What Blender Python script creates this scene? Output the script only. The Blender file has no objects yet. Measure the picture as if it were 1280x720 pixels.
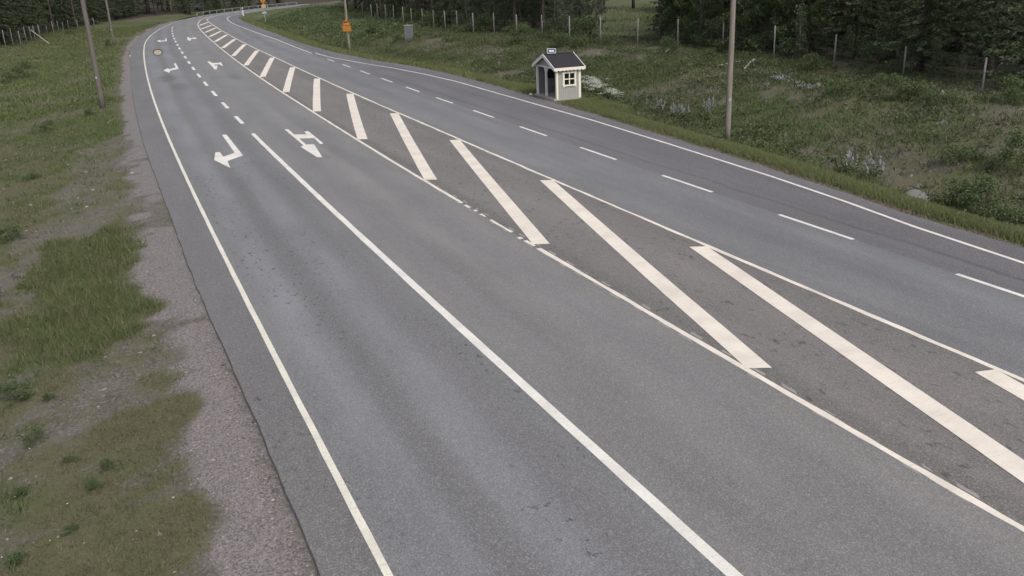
import bpy, bmesh, math, random
import numpy as np
from mathutils import Vector, Matrix
random.seed(7)
rng = np.random.default_rng(11)
SC = bpy.context.scene
COL = SC.collection
R = math.radians

# ------------------------------------------------------------------ camera and photogrammetry
CAM_H = 7.2
F_PX, PITCH, ROLL = 1111.1134, 0.3460345, -0.0398719
_fw = np.array([0, math.cos(PITCH), -math.sin(PITCH)])
_up = np.array([0, math.sin(PITCH), math.cos(PITCH)])
_rt = np.array([1.0, 0, 0])
CR = math.cos(ROLL) * _rt + math.sin(ROLL) * _up
CU = -math.sin(ROLL) * _rt + math.cos(ROLL) * _up
CP = np.array([0, 0, CAM_H])

# road reference line (left turn lane divider): station s, offset (right positive)
S = np.arange(-420, 1700, 0.1)
_kn = np.array([-2, 3, 6, 9, 12, 16, 22, 40]) * 7.2
_ks = np.array([3.802e-4, 3.349e-3, 4.3926e-3, 5.122e-3, 3.553e-3, 4.5906e-3, 7.966e-3, 3.2457e-3]) / 7.2
_k = np.interp(S, _kn, _ks, left=0, right=0)
_i0 = np.searchsorted(S, 0)
HEAD = np.concatenate([[0], np.cumsum((_k[1:] + _k[:-1]) / 2 * 0.1)])
HEAD = HEAD - HEAD[_i0] - 0.4201830
DX, DY = np.sin(HEAD), np.cos(HEAD)
CX = np.concatenate([[0], np.cumsum((DX[1:] + DX[:-1]) / 2 * 0.1)])
CY = np.concatenate([[0], np.cumsum((DY[1:] + DY[:-1]) / 2 * 0.1)])
CX = CX - CX[_i0] + 6.68606
CY = CY - CY[_i0]


def at(s, o):
    s = np.asarray(s, float)
    x, y = np.interp(s, S, CX), np.interp(s, S, CY)
    h = np.interp(s, S, HEAD)
    return x + o * np.cos(h), y - o * np.sin(h)


_SC = slice(None, None, 20)


def so(x, y):
    x = np.atleast_1d(np.asarray(x, float)); y = np.atleast_1d(np.asarray(y, float))
    s = np.empty_like(x)
    cs, cx, cy = S[_SC], CX[_SC], CY[_SC]
    for a in range(0, len(x), 2000):
        d = (x[a:a + 2000, None] - cx) ** 2 + (y[a:a + 2000, None] - cy) ** 2
        s[a:a + 2000] = cs[np.argmin(d, 1)]
    for _ in range(3):
        px_, py_ = np.interp(s, S, CX), np.interp(s, S, CY)
        h = np.interp(s, S, HEAD)
        s = s + (x - px_) * np.sin(h) + (y - py_) * np.cos(h)
    px_, py_ = np.interp(s, S, CX), np.interp(s, S, CY)
    h = np.interp(s, S, HEAD)
    return s, (x - px_) * np.cos(h) - (y - py_) * np.sin(h)


def bend(s):                                     # the road swings right beyond the straight
    return np.maximum(0, np.asarray(s, float) - 185) ** 2 / 220.0


def tab(txt):
    a = np.array([[float(q) for q in t.split(':')] for t in txt.split()])
    return lambda s: np.interp(s, a[:, 0], a[:, 1]) + bend(s)


oA = tab('-40:-4.6 12.5:-4.62 16.9:-4.64 25:-4.82 34:-4.86 48:-5.02 60:-5.05 85:-5.06 105:-5.2 116:-5.3 131:-5.03 152:-4.45 175:-2.89 197:-0.4 260:0.2')
oE = tab('-40:-3.86 60:-3.85 110:-3.86 123:-3.83 133:-3.66 145:-3.25 161:-2.4 176:-1.35 200:0.3 260:0.9')
oD = tab('-40:0 100:-.03 119:-.12 131:-.22 143:-.35 159:-.54 190:-.8')
oH = tab('-40:3.9 21:3.91 37:3.96 55:4.06 100:4.1 119:4.08 132:3.95 151:3.7 169:3.4 200:3.9 215:4.3')
oR = tab('-40:7.75 12:7.82 29:7.94 44:8.02 60:7.94 70:7.9 80:7.81 92:7.67 101:7.48 112:7.28 123:7.05 136:6.8 160:6.1 190:4.75 215:4.5')
oT = tab('-40:11.4 15:11.48 30:11.55 50:11.7 68:11.7 80:11.63 100:11.42 118:11.3 136:10.6 171:8.95 200:8.3')
oB = tab('-12:11.6 0:12.2 16:13.45 20:13.78 23:14.2 27:14.58 34:15.0 41:15.32 51:15.42 61:15.45 67:15.1 73:14.4 80:13.2 88:12.1 94:11.75')
oF = tab('-40:12.4 -10:12.7 0:13.4 17:14.5 21:14.65 28:15.4 35:15.85 48:16.45 61:16.75 67:16.6 73.5:16.1 80.5:14.8 92:13.6 111:12.8 131:12.7 149:12.2 183:10.8 210:9.8')


# ------------------------------------------------------------------ numpy value noise
def vnoise(x, y, sc, seed=0):
    x = np.asarray(x) * sc; y = np.asarray(y) * sc
    xi, yi = np.floor(x).astype(np.int64), np.floor(y).astype(np.int64)
    fx, fy = x - xi, y - yi
    fx = fx * fx * (3 - 2 * fx); fy = fy * fy * (3 - 2 * fy)

    def hsh(a, b):
        n = (a * 374761393 + b * 668265263 + seed * 974634777) & 0x7fffffff
        n = ((n ^ (n >> 13)) * 1274126177) & 0x7fffffff
        return ((n ^ (n >> 16)) & 0xffff) / 65535.0
    return (hsh(xi, yi) * (1 - fx) + hsh(xi + 1, yi) * fx) * (1 - fy) + (hsh(xi, yi + 1) * (1 - fx) + hsh(xi + 1, yi + 1) * fx) * fy


def fbm(x, y, sc, seed=0, n=4):
    t, a, w = 0, 0.5, 0
    for i in range(n):
        t = t + a * vnoise(x, y, sc * 2 ** i, seed + i); w += a; a *= .5
    return t / w


def sst(a, b, x):
    t = np.clip((np.asarray(x, float) - a) / (b - a), 0, 1)
    return t * t * (3 - 2 * t)


def zt_so(s, o, x, y):
    s = np.asarray(s, float); o = np.asarray(o, float)
    el = oA(s) - o; er = o - oF(s)
    z = np.full(s.shape, -0.09)
    zl = -0.045 - 0.05 * np.clip(el, 0, 1.2) - 0.55 * sst(1.0, 7, el) + 0.5 * sst(9, 22, el) + 0.012 * np.clip(el - 22, 0, 60)
    flat = sst(42.5, 44.5, s) * (1 - sst(55, 58, s))          # the shelter stands on a level pad
    dit = 0.55 * (1 - flat * (1 - sst(2.2, 4.2, er)))
    zr = -0.03 - dit * sst(0.6, 3.0, er) + 1.6 * sst(3.0, 12, er) + 0.03 * np.clip(er - 13, 0, 200)
    nz = (fbm(x, y, .22, 3, 3) - .5) * 0.34 + (fbm(x, y, 1.1, 9, 2) - .5) * 0.12
    z = np.where(el > 0, zl + nz * sst(1.0, 3.5, el), z)
    z = np.where(er > 0, zr + nz * sst(0.5, 3.5, er) * (1 - flat * (1 - sst(1.8, 3.5, er))) * 1.1, z)
    return z


def zt(x, y):
    s, o = so(x, y)
    x = np.atleast_1d(np.asarray(x, float)); y = np.atleast_1d(np.asarray(y, float))
    return zt_so(s, o, x, y)


def zt1(x, y): return float(zt(x, y)[0])


def pxs(P, flat=False):
    """pixels of the 1280x720 photograph -> points on the ground"""
    P = np.array(P, float).reshape(-1, 2)
    a = (P[:, 0] - 640) / F_PX; b = (360 - P[:, 1]) / F_PX
    d = a[:, None] * CR + b[:, None] * CU + _fw
    z = np.zeros(len(P))
    for _ in range(1 if flat else 25):
        t = (z - CAM_H) / d[:, 2]
        G = CP + d * t[:, None]
        if flat: break
        z = .5 * z + .5 * zt(G[:, 0], G[:, 1])
    if not flat:
        G[:, 2] = zt(G[:, 0], G[:, 1])
    return G


def px1(x, y): return pxs([(x, y)])[0]


def proj(P):
    q = np.asarray(P, float) - CP
    return 640 + F_PX * (q @ CR) / (q @ _fw), 360 - F_PX * (q @ CU) / (q @ _fw)


def height_to(base, ytop):
    """height of an upright whose foot is base and whose top shows at image row ytop"""
    lo, hi = 0.05, 40
    for _ in range(50):
        m = (lo + hi) / 2
        if proj((base[0], base[1], base[2] + m))[1] > ytop: lo = m
        else: hi = m
    return lo


# ------------------------------------------------------------------ object helpers
def tag(o, label=None, cat=None, group=None, kind=None):
    if label: o['label'] = label
    if cat: o['category'] = cat
    if group: o['group'] = group
    if kind: o['kind'] = kind
    return o


def empty(name, loc, rz=0.0):
    o = bpy.data.objects.new(name, None)
    o.empty_display_size = .3
    COL.objects.link(o); o.location = loc; o.rotation_euler = (0, 0, rz)
    return o


class MB:
    def __init__(self): self.v = []; self.f = []; self.m = []

    def poly(self, pts, m=0):
        i = len(self.v); self.v += [tuple(p) for p in pts]
        self.f.append(tuple(range(i, i + len(pts)))); self.m.append(m)

    def box(self, c, s, mat=None, m=0):
        x, y, z = c; a, b, h = s[0] / 2, s[1] / 2, s[2] / 2
        P = [Vector((x + i * a, y + j * b, z + k * h)) for k in (-1, 1) for j in (-1, 1) for i in (-1, 1)]
        if mat is not None: P = [mat @ p for p in P]
        i = len(self.v); self.v += [tuple(p) for p in P]
        for q in ((0, 2, 3, 1), (4, 5, 7, 6), (0, 1, 5, 4), (2, 6, 7, 3), (0, 4, 6, 2), (1, 3, 7, 5)):
            self.f.append(tuple(i + k for k in q)); self.m.append(m)

    def prism(self, prof, axis_a, axis_b, org, n, th, m=0):
        """extrude the 2D outline prof (in axis_a, axis_b) by th along n"""
        a, b, o, n = Vector(axis_a), Vector(axis_b), Vector(org), Vector(n)
        i = len(self.v); k = len(prof)
        self.v += [tuple(o + a * u + b * w) for u, w in prof] + [tuple(o + a * u + b * w + n * th) for u, w in prof]
        self.f.append(tuple(range(i + k - 1, i - 1, -1))); self.f.append(tuple(range(i + k, i + 2 * k)))
        self.m += [m, m]
        for j in range(k):
            j2 = (j + 1) % k
            self.f.append((i + j, i + j2, i + k + j2, i + k + j)); self.m.append(m)

    def tube(self, pts, rad, n=8, m=0, cap=True):
        pts = [Vector(p) for p in pts]
        if not hasattr(rad, '__len__'): rad = [rad] * len(pts)
        i = len(self.v)
        for j, p in enumerate(pts):
            d = (pts[min(j + 1, len(pts) - 1)] - pts[max(j - 1, 0)]).normalized()
            u = d.cross(Vector((0.13, .99, .05)) if abs(d.y) < .9 else Vector((1, 0, 0))).normalized(); w = d.cross(u)
            for k in range(n):
                t = 2 * math.pi * k / n
                self.v.append(tuple(p + (u * math.cos(t) + w * math.sin(t)) * rad[j]))
        for j in range(len(pts) - 1):
            for k in range(n):
                a, b = i + j * n + k, i + j * n + (k + 1) % n
                self.f.append((a, b, b + n, a + n)); self.m.append(m)
        if cap:
            self.f.append(tuple(i + k for k in range(n - 1, -1, -1))); self.m.append(m)
            e = i + (len(pts) - 1) * n
            self.f.append(tuple(e + k for k in range(n))); self.m.append(m)

    def mesh(self, name, mats, smooth=False):
        me = bpy.data.meshes.new(name)
        me.from_pydata(self.v, [], self.f)
        for mt in (mats if isinstance(mats, (list, tuple)) else [mats]): me.materials.append(mt)
        if any(self.m): me.polygons.foreach_set('material_index', self.m)
        if smooth: me.polygons.foreach_set('use_smooth', [True] * len(self.f))
        me.update()
        return me

    def build(self, name, mats, parent=None, smooth=False, loc=None):
        o = bpy.data.objects.new(name, self.mesh(name, mats, smooth))
        COL.objects.link(o)
        if loc is not None: o.location = loc
        if parent is not None: o.parent = parent
        return o


def np_mesh(name, V, k, mats, tint=None, smooth=False, mi=None):
    """mesh of len(V)/k separate k-gons"""
    n = len(V) // k
    me = bpy.data.meshes.new(name)
    me.vertices.add(len(V)); me.vertices.foreach_set('co', np.ascontiguousarray(V, np.float32).ravel())
    me.loops.add(len(V)); me.loops.foreach_set('vertex_index', np.arange(len(V), dtype=np.int32))
    me.polygons.add(n)
    me.polygons.foreach_set('loop_start', np.arange(0, n * k, k, dtype=np.int32))
    me.polygons.foreach_set('loop_total', np.full(n, k, np.int32))
    for mt in (mats if isinstance(mats, (list, tuple)) else [mats]): me.materials.append(mt)
    if mi is not None: me.polygons.foreach_set('material_index', np.asarray(mi, np.int32))
    if tint is not None:
        at_ = me.attributes.new('tint', 'FLOAT', 'POINT')
        at_.data.foreach_set('value', np.repeat(np.asarray(tint, np.float32), k) if len(tint) == n else np.asarray(tint, np.float32))
    me.update(calc_edges=True)
    return me


def link(name, me, parent=None):
    o = bpy.data.objects.new(name, me); COL.objects.link(o)
    if parent is not None: o.parent = parent
    return o


# ------------------------------------------------------------------ materials
class NT:
    def __init__(self, name):
        self.mat = bpy.data.materials.new(name); self.mat.use_nodes = True
        self.t = self.mat.node_tree; self.n = self.t.nodes
        self.b = self.n['Principled BSDF']

    def new(self, typ, **kw):
        q = self.n.new(typ)
        for k, v in kw.items():
            if k.startswith('i_'):
                q.inputs[k[2:].replace('_', ' ')].default_value = v
            else: setattr(q, k, v)
        return q

    def l(self, a, b): self.t.links.new(a, b)

    def noise(self, vec, scale, detail=4, rough=.55, out='Fac'):
        q = self.new('ShaderNodeTexNoise'); q.inputs['Scale'].default_value = scale
        q.inputs['Detail'].default_value = detail; q.inputs['Roughness'].default_value = rough
        if vec is not None: self.l(vec, q.inputs['Vector'])
        return q.outputs[out]

    def voro(self, vec, scale, feat='F1', out='Distance'):
        q = self.new('ShaderNodeTexVoronoi', feature=feat); q.inputs['Scale'].default_value = scale
        self.l(vec, q.inputs['Vector'])
        return q.outputs[out]

    def ramp(self, fac, stops):
        q = self.new('ShaderNodeValToRGB')
        while len(q.color_ramp.elements) < len(stops): q.color_ramp.elements.new(.5)
        for e, (p, c) in zip(q.color_ramp.elements, stops):
            e.position = p; e.color = tuple(c) + (1,) if hasattr(c, '__len__') else (c, c, c, 1)
        self.l(fac, q.inputs['Fac'])
        return q.outputs['Color']

    def mix(self, fac, a, b, mode='MIX'):
        q = self.new('ShaderNodeMix', data_type='RGBA', blend_type=mode)
        for i_, v in ((0, fac), (6, a), (7, b)):
            sock = q.inputs[i_]
            if hasattr(v, 'links'): self.l(v, sock)
            elif hasattr(v, '__len__'): sock.default_value = tuple(v) + (1,)
            else: sock.default_value = v if i_ == 0 else (v, v, v, 1)
        return q.outputs[2]

    def math(self, op, a, b=0.0, c=None):
        q = self.new('ShaderNodeMath', operation=op)
        for i, v in enumerate((a, b, c)):
            if v is None: continue
            if hasattr(v, 'links'): self.l(v, q.inputs[i])
            else: q.inputs[i].default_value = v
        return q.outputs[0]

    def scale(self, vec, s):
        q = self.new('ShaderNodeMapping'); q.inputs['Scale'].default_value = s
        self.l(vec, q.inputs['Vector']); return q.outputs[0]

    def attr(self, name, out='Fac'): return self.new('ShaderNodeAttribute', attribute_name=name).outputs[out]

    def pos(self): return self.new('ShaderNodeNewGeometry').outputs['Position']

    def bump(self, h, strength=.3, dist=.02):
        q = self.new('ShaderNodeBump'); q.inputs['Strength'].default_value = strength; q.inputs['Distance'].default_value = dist
        self.l(h, q.inputs['Height']); self.l(q.outputs[0], self.b.inputs['Normal'])

    def done(self, col, rough=.8, spec=.5):
        if hasattr(col, 'links'): self.l(col, self.b.inputs['Base Color'])
        else: self.b.inputs['Base Color'].default_value = tuple(col) + (1,)
        if hasattr(rough, 'links'): self.l(rough, self.b.inputs['Roughness'])
        else: self.b.inputs['Roughness'].default_value = rough
        self.b.inputs['Specular IOR Level'].default_value = spec
        return self.mat


def asphalt(name, base, warm=(1, 1, 1), track=.18, spots=.5, crumbs=0.0, seam=None, rough=.62, tracks=(), stains=()):
    m = NT(name)
    uv = m.new('ShaderNodeUVMap', uv_map='road').outputs[0]
    n1 = m.noise(uv, 38, 3, .8)
    n2 = m.noise(uv, 11, 3, .7)
    vc = m.voro(uv, 55, out='Color')
    vbw = m.new('ShaderNodeRGBToBW'); m.l(vc, vbw.inputs[0])
    st = m.noise(m.scale(uv, (1.1, .035, 1)), 1.0, 3, .5)
    bl = m.noise(m.scale(uv, (.55, .16, 1)), 1.0, 5, .6)
    c = m.ramp(st, [(.3, 1 - track), (.7, 1 + track)])
    c0 = m.mix(1.0, c, tuple(base * w for w in warm), 'MULTIPLY')
    c0 = m.mix(1.0, c0, m.ramp(bl, [(.3, .86), (.7, 1.14)]), 'MULTIPLY')
    sp_ = m.new('ShaderNodeSeparateXYZ'); m.l(uv, sp_.inputs[0])
    wb = m.math('ADD', sp_.outputs[0], m.math('MULTIPLY', m.math('SUBTRACT', m.noise(m.scale(uv, (0, .06, 0)), 1.0, 2), .5), .7))
    for u0, wd, col in tracks:                    # polished and oily bands worn by the wheels
        f = m.ramp(m.math('DIVIDE', m.math('ABSOLUTE', m.math('SUBTRACT', wb, u0)), wd), [(0.0, 1.0), (.45, .75), (1.0, 0.0)])
        c0 = m.mix(m.math('MULTIPLY', f, m.ramp(bl, [(.25, .45), (.65, 1.0)])), c0, m.mix(1.0, c0, col, 'MULTIPLY'))
    for u0, v0, ru, rv, amt in stains:            # old oil stains
        dd = m.math('SQRT', m.math('ADD', m.math('POWER', m.math('DIVIDE', m.math('SUBTRACT', sp_.outputs[0], u0), ru), 2), m.math('POWER', m.math('DIVIDE', m.math('SUBTRACT', sp_.outputs[1], v0), rv), 2)))
        dd = m.math('ADD', dd, m.math('MULTIPLY', m.math('SUBTRACT', m.noise(m.scale(uv, (1.6, .5, 1)), 1.0, 4, .65), .5), 1.8))
        c0 = m.mix(m.math('MULTIPLY', m.ramp(dd, [(.3, 1.0), (1.0, 0.0)]), amt), c0, (.05, .047, .046))
    c0 = m.mix(1.0, c0, m.ramp(n2, [(.3, .86), (.7, 1.14)]), 'MULTIPLY')
    g = m.ramp(n1, [(.28, .45), (.5, 1.0), (.72, 1.7)])
    c0 = m.mix(.75, c0, m.mix(1.0, c0, g, 'MULTIPLY'))
    gl = m.ramp(vbw.outputs[0], [(.62, 0.0), (.8, 1.0)])
    c0 = m.mix(m.math('MULTIPLY', gl, .36), c0, (.36, .35, .345))
    if spots:
        sp = m.noise(m.scale(uv, (6.8, 4.6, 1)), 1.0, 3, .6)
        mk = m.ramp(m.noise(m.scale(uv, (.45, .1, 1)), 1.0, 2), [(.42, 0.0), (.62, 1.0)])
        f = m.math('MULTIPLY', m.ramp(sp, [(.62, 0.0), (.65, 1.0)]), mk)
        c0 = m.mix(m.math('MULTIPLY', f, spots), c0, (.022, .021, .021))
    if crumbs:
        sp = m.noise(m.scale(uv, (7, 3.2, 1)), 1.0, 3, .6)
        mk = m.ramp(m.noise(uv, .7, 2), [(.42, 0.0), (.6, 1.0)])
        f = m.math('MULTIPLY', m.ramp(sp, [(.57, 0.0), (.64, 1.0)]), mk)
        c0 = m.mix(m.math('MULTIPLY', f, crumbs), c0, (.03, .028, .026))
        st2 = m.voro(uv, 9, out='Distance')
        f2 = m.math('MULTIPLY', m.ramp(st2, [(.0, 1.0), (.09, 0.0)]), m.ramp(m.noise(uv, 2.1, 1), [(.55, 0.0), (.62, 1.0)]))
        c0 = m.mix(m.math('MULTIPLY', f2, .5), c0, (.35, .33, .31))
    if seam is not None:
        sep = m.new('ShaderNodeSeparateXYZ'); m.l(uv, sep.inputs[0])
        wob = m.math('MULTIPLY', m.math('SUBTRACT', m.noise(m.scale(uv, (0, .3, 0)), 1.0, 5, .65), .5), .6)
        d = m.math('ABSOLUTE', m.math('SUBTRACT', m.math('ADD', sep.outputs[0], wob), seam))
        c0 = m.mix(m.math('MULTIPLY', m.ramp(d, [(.02, 1.0), (.12, 0.0)]), .32), c0, (.035, .034, .036))
        d2 = m.ramp(m.math('SUBTRACT', seam, m.math('ADD', sep.outputs[0], wob)), [(.05, 0.0), (.2, 1.0), (.7, 0.0)])
        c0 = m.mix(m.math('MULTIPLY', d2, .35), c0, (.15, .145, .14))
    m.bump(m.math('ADD', n1, m.math('MULTIPLY', vbw.outputs[0], .5)), .35, .006)
    return m.done(c0, m.ramp(n2, [(.3, rough - .06), (.7, rough + .1)]), .5)


M_turn = asphalt('turn_lane_asphalt', .143, (.985, .98, 1.02), .10, .9, tracks=((-3.05, .55, (1.13, 1.15, 1.22)), (-1.55, .5, (1.12, 1.13, 1.18)), (-2.3, .42, (.80, .79, .78)), (-.75, .5, (.82, .80, .80))), stains=((-2.5, 79, .9, 4, .5), (-1.9, 72, .8, 3.5, .4), (-2.6, 110, 1.0, 6, .3), (-2.2, 36, .7, 3, .18)))
M_road = asphalt('worn_asphalt', .152, (1.015, .985, .985), .10, .18, tracks=((1.05, .6, (.92, .92, .93)), (1.95, .5, (1.08, 1.08, 1.06)), (2.85, .55, (.93, .93, .95)), (3.5, .3, (1.08, 1.06, 1.03))), stains=((2.4, 76, .7, 3.5, .35), (1.6, 41, .5, 2.4, .15), (2.2, 22, .5, 1.5, .12)))
M_lane2 = asphalt('through_lane_asphalt', .138, (.985, .985, 1.045), .12, .12, tracks=((8.7, .5, (1.10, 1.08, 1.04)), (9.7, .5, (.90, .90, .92)), (10.7, .5, (1.07, 1.07, 1.09)), (11.3, .35, (.90, .90, .91))))
M_shoulder = asphalt('shoulder_asphalt', .112, (1.03, .985, 1.0), .10, .5)
M_median = asphalt('median_asphalt', .130, (1.08, .99, .95), .10, 0, .65, rough=.74, tracks=((4.2, .35, (.78, .77, .78)), (7.6, .35, (.80, .80, .80))))
M_bay = asphalt('bay_asphalt', .104, (1.0, .965, 1.05), .18, .12, 0, 12.42)


def paint(name, col, wear=.5, fine=24):
    m = NT(name); uv = m.new('ShaderNodeUVMap', uv_map='road').outputs[0]
    n = m.noise(uv, fine, 5, .75); big = m.noise(uv, 1.3, 3)
    sp = m.noise(uv, 70, 2, .8)
    c = m.mix(1.0, tuple(col), m.ramp(big, [(.3, .84), (.7, 1.05)]), 'MULTIPLY')
    w = m.math('ADD', m.ramp(n, [(.60 - .12 * wear, 0.0), (.78, 1.0)]), m.ramp(sp, [(.60, 0.0), (.75, .6)]))
    w = m.math('MULTIPLY', w, wear)
    c = m.mix(w, c, (.17, .165, .16))
    sc = m.noise(m.scale(uv, (3.0, 22, 1)), 1.0, 4, .7)
    c = m.mix(m.math('MULTIPLY', m.ramp(sc, [(.52, 0.0), (.72, 1.0)]), .18 + .25 * wear), c, (.30, .285, .27))
    m.bump(n, .2, .004)
    return m.done(c, .6, .35)


M_paint = paint('white_paint', (.72, .685, .645), .6)
M_paint_new = paint('fresh_white_paint', (.72, .655, .58), .42)
M_paint_edge = paint('creamy_edge_paint', (.70, .665, .58), .7)
M_ghost = paint('faded_paint', (.30, .285, .27), .9, 14)

# ground
m = NT('ground_soil'); P_ = m.pos()
gr, lu, fo, mo = (m.attr(k) for k in ('gravel', 'lush', 'forest', 'moss'))
big = m.noise(P_, .35, 5, .6); mid = m.noise(P_, 2.2, 5, .65); fin = m.noise(P_, 16, 4, .7)
vc = m.voro(P_, 40, out='Color'); vb = m.new('ShaderNodeRGBToBW'); m.l(vc, vb.inputs[0])
vc2 = m.voro(P_, 21, out='Color'); vb2 = m.new('ShaderNodeRGBToBW'); m.l(vc2, vb2.inputs[0])
dirt = m.mix(mid, (.070, .062, .050), (.158, .142, .122))
dirt = m.mix(m.ramp(vb2.outputs[0], [(.6, 0.0), (.8, .5)]), dirt, (.22, .205, .195))
gravel = m.mix(vb.outputs[0], (.062, .056, .056), (.33, .296, .292))
gravel = m.mix(m.math('MULTIPLY', fin, .5), gravel, (.145, .132, .129))
moss = m.mix(mid, (.060, .062, .030), (.128, .124, .066))
moss = m.mix(m.ramp(fin, [(.5, 0.0), (.75, .6)]), moss, (.17, .15, .115))
lush = m.mix(mid, (.050, .072, .026), (.105, .132, .052))
forest = m.mix(mid, (.026, .022, .019), (.075, .058, .048))


def thr(a, nz, w=.22):
    q = m.math('ADD', a, m.math('MULTIPLY', m.math('SUBTRACT', nz, .5), 1.1))
    return m.ramp(q, [(.5 - w, 0.0), (.5 + w, 1.0)])


mf = m.math('ADD', m.math('MULTIPLY', mid, .45), m.math('MULTIPLY', m.noise(P_, 9, 5, .7), .55))
lush = m.mix(m.ramp(fin, [(.45, 0.0), (.7, .75)]), lush, (.040, .048, .022))
c = m.mix(thr(gr, mid), dirt, gravel)
litter = m.ramp(m.noise(P_, 24, 4, .75), [(.56, 0.0), (.68, .8)])
moss = m.mix(litter, moss, (.052, .044, .036))
c = m.mix(thr(mo, mf, .10), c, moss)
c = m.mix(thr(lu, mf, .12), c, lush)
c = m.mix(thr(fo, big), c, forest)
m.bump(m.math('ADD', m.math('MULTIPLY', vb.outputs[0], .6), fin), .7, .03)
M_ground = m.done(c, .95, .2)


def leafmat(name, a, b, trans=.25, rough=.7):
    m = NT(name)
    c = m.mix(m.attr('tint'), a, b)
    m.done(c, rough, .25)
    tr = m.new('ShaderNodeBsdfTranslucent'); m.l(c, tr.inputs[0])
    mx = m.new('ShaderNodeMixShader'); mx.inputs[0].default_value = trans
    m.l(m.b.outputs[0], mx.inputs[1]); m.l(tr.outputs[0], mx.inputs[2])
    m.l(mx.outputs[0], m.n['Material Output'].inputs[0])
    return m.mat


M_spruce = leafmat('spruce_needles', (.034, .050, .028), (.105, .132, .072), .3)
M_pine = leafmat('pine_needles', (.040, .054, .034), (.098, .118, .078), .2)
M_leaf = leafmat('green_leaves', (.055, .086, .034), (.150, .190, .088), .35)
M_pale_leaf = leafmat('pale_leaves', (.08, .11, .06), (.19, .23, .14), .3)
M_grass = leafmat('grass_blades', (.064, .088, .032), (.195, .215, .098), .35)
M_moss = leafmat('moss_tufts', (.075, .074, .040), (.185, .170, .105), .2)
M_dry = leafmat('dry_stalks', (.13, .10, .07), (.26, .21, .15), .2)
M_weed = leafmat('bank_weeds', (.046, .066, .028), (.135, .158, .076), .3)
M_flower = leafmat('white_petals', (.42, .44, .38), (.66, .67, .60), .2)
M_lupine = leafmat('lupine_petals', (.20, .20, .25), (.42, .42, .42), .2)


def simple(name, col, var=.25, sc=8, rough=.8, stretch=(1, 1, 1), spec=.35, bump=.2, col2=None, coord='obj'):
    m = NT(name)
    v = m.new('ShaderNodeTexCoord').outputs['Object']
    v = m.scale(v, stretch)
    n = m.noise(v, sc, 5, .65)
    c = m.mix(n, tuple(q * (1 - var) for q in col), col2 or tuple(min(1, q * (1 + var)) for q in col))
    if bump: m.bump(n, bump, .01)
    return m.done(c, rough, spec)


M_pole = simple('weathered_pole_wood', (.185, .165, .145), .45, 5, .85, (4, 4, .25), col2=(.30, .27, .235))
M_pole_dark = simple('dark_pole_wood', (.125, .110, .098), .4, 5, .85, (4, 4, .25))
M_post = simple('fence_post_wood', (.20, .195, .195), .3, 6, .85, (3, 3, .3))
M_wire = simple('galvanised_wire', (.13, .13, .13), .1, 5, .5)
M_bark = simple('spruce_bark', (.060, .048, .040), .45, 6, .9, (3, 3, .6), bump=.5)
M_pbark = simple('pine_bark', (.105, .080, .064), .45, 5, .9, (3, 3, .5), bump=.5)
M_birch = simple('birch_bark', (.17, .16, .145), .6, 3, .8, (1, 1, 3))
M_stone = simple('grey_stone', (.15, .145, .14), .45, 3, .85, bump=.5)
M_wall = simple('beige_boards', (.31, .305, .28), .14, 3, .7)
M_trim = simple('cream_trim_paint', (.70, .67, .57), .06, 5, .55, bump=.05)
M_trim_w = simple('white_trim_paint', (.66, .65, .64), .06, 5, .55, bump=.05)
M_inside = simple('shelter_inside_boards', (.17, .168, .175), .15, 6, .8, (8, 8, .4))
M_roof = simple('dark_roof_felt', (.026, .024, .029), .5, 5, .9, bump=.4)
M_glass = NT('window_glass').done((.012, .013, .015), .15, .5)
M_floor = simple('pale_concrete', (.32, .30, .285), .2, 6, .85)
M_yellow = simple('sign_yellow', (.48, .24, .035), .06, 4, .5, bump=0)
M_yellow2 = simple('sign_amber', (.33, .19, .03), .06, 4, .5, bump=0)
M_red = simple('sign_red', (.42, .05, .025), .06, 4, .5, bump=0)
M_black = simple('sign_black', (.02, .018, .016), .1, 4, .6, bump=0)
M_blue = simple('sign_blue', (.02, .045, .12), .05, 4, .5, bump=0)
M_white = simple('sign_white', (.72, .73, .75), .04, 4, .5, bump=0)
M_greyboard = simple('sign_grey_blue', (.10, .14, .17), .1, 4, .5, bump=0)
M_steel = simple('galvanised_steel', (.33, .335, .34), .15, 4, .5)
M_cab = simple('cabinet_grey', (.15, .16, .175), .12, 4, .6)
M_cab_lid = simple('cabinet_lid_grey', (.30, .32, .33), .08, 4, .6)
M_cover = simple('sandy_cover', (.36, .31, .23), .22, 9, .85)
M_ring = simple('dark_ring', (.045, .042, .042), .2, 9, .85)
M_log = simple('bleached_wood', (.34, .31, .285), .3, 4, .85, (2, 2, 2))

# ------------------------------------------------------------------ the ground: one sheet
sv = np.concatenate([[-400, -250, -150, -100, -60, -40], np.arange(-30, 60, .4), np.arange(60, 200, .9), np.arange(200, 330, 4), [340, 370, 420, 500, 650, 900, 1200, 1600]])
ov = np.concatenate([[-700, -450, -300, -200, -140], np.arange(-110, -32, 4), np.arange(-32, -5.2, .4), np.arange(-5.2, 14, 1.2), np.arange(14, 46, .4), np.arange(46, 140, 4), [150, 190, 250, 350, 500, 650]])
SS, OO = np.meshgrid(sv, ov, indexing='ij')
ss, oo = SS.ravel(), OO.ravel()
oo = oo + bend(np.minimum(ss, 262))              # the grid follows the far bend
gx, gy = at(ss, oo)
gz = zt_so(ss, oo, gx, gy)
ni, nj = len(sv), len(ov)
idx = np.arange(ni * nj).reshape(ni, nj)
quads = np.stack([idx[:-1, :-1], idx[:-1, 1:], idx[1:, 1:], idx[1:, :-1]], -1).reshape(-1, 4)
me = bpy.data.meshes.new('ground')
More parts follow.
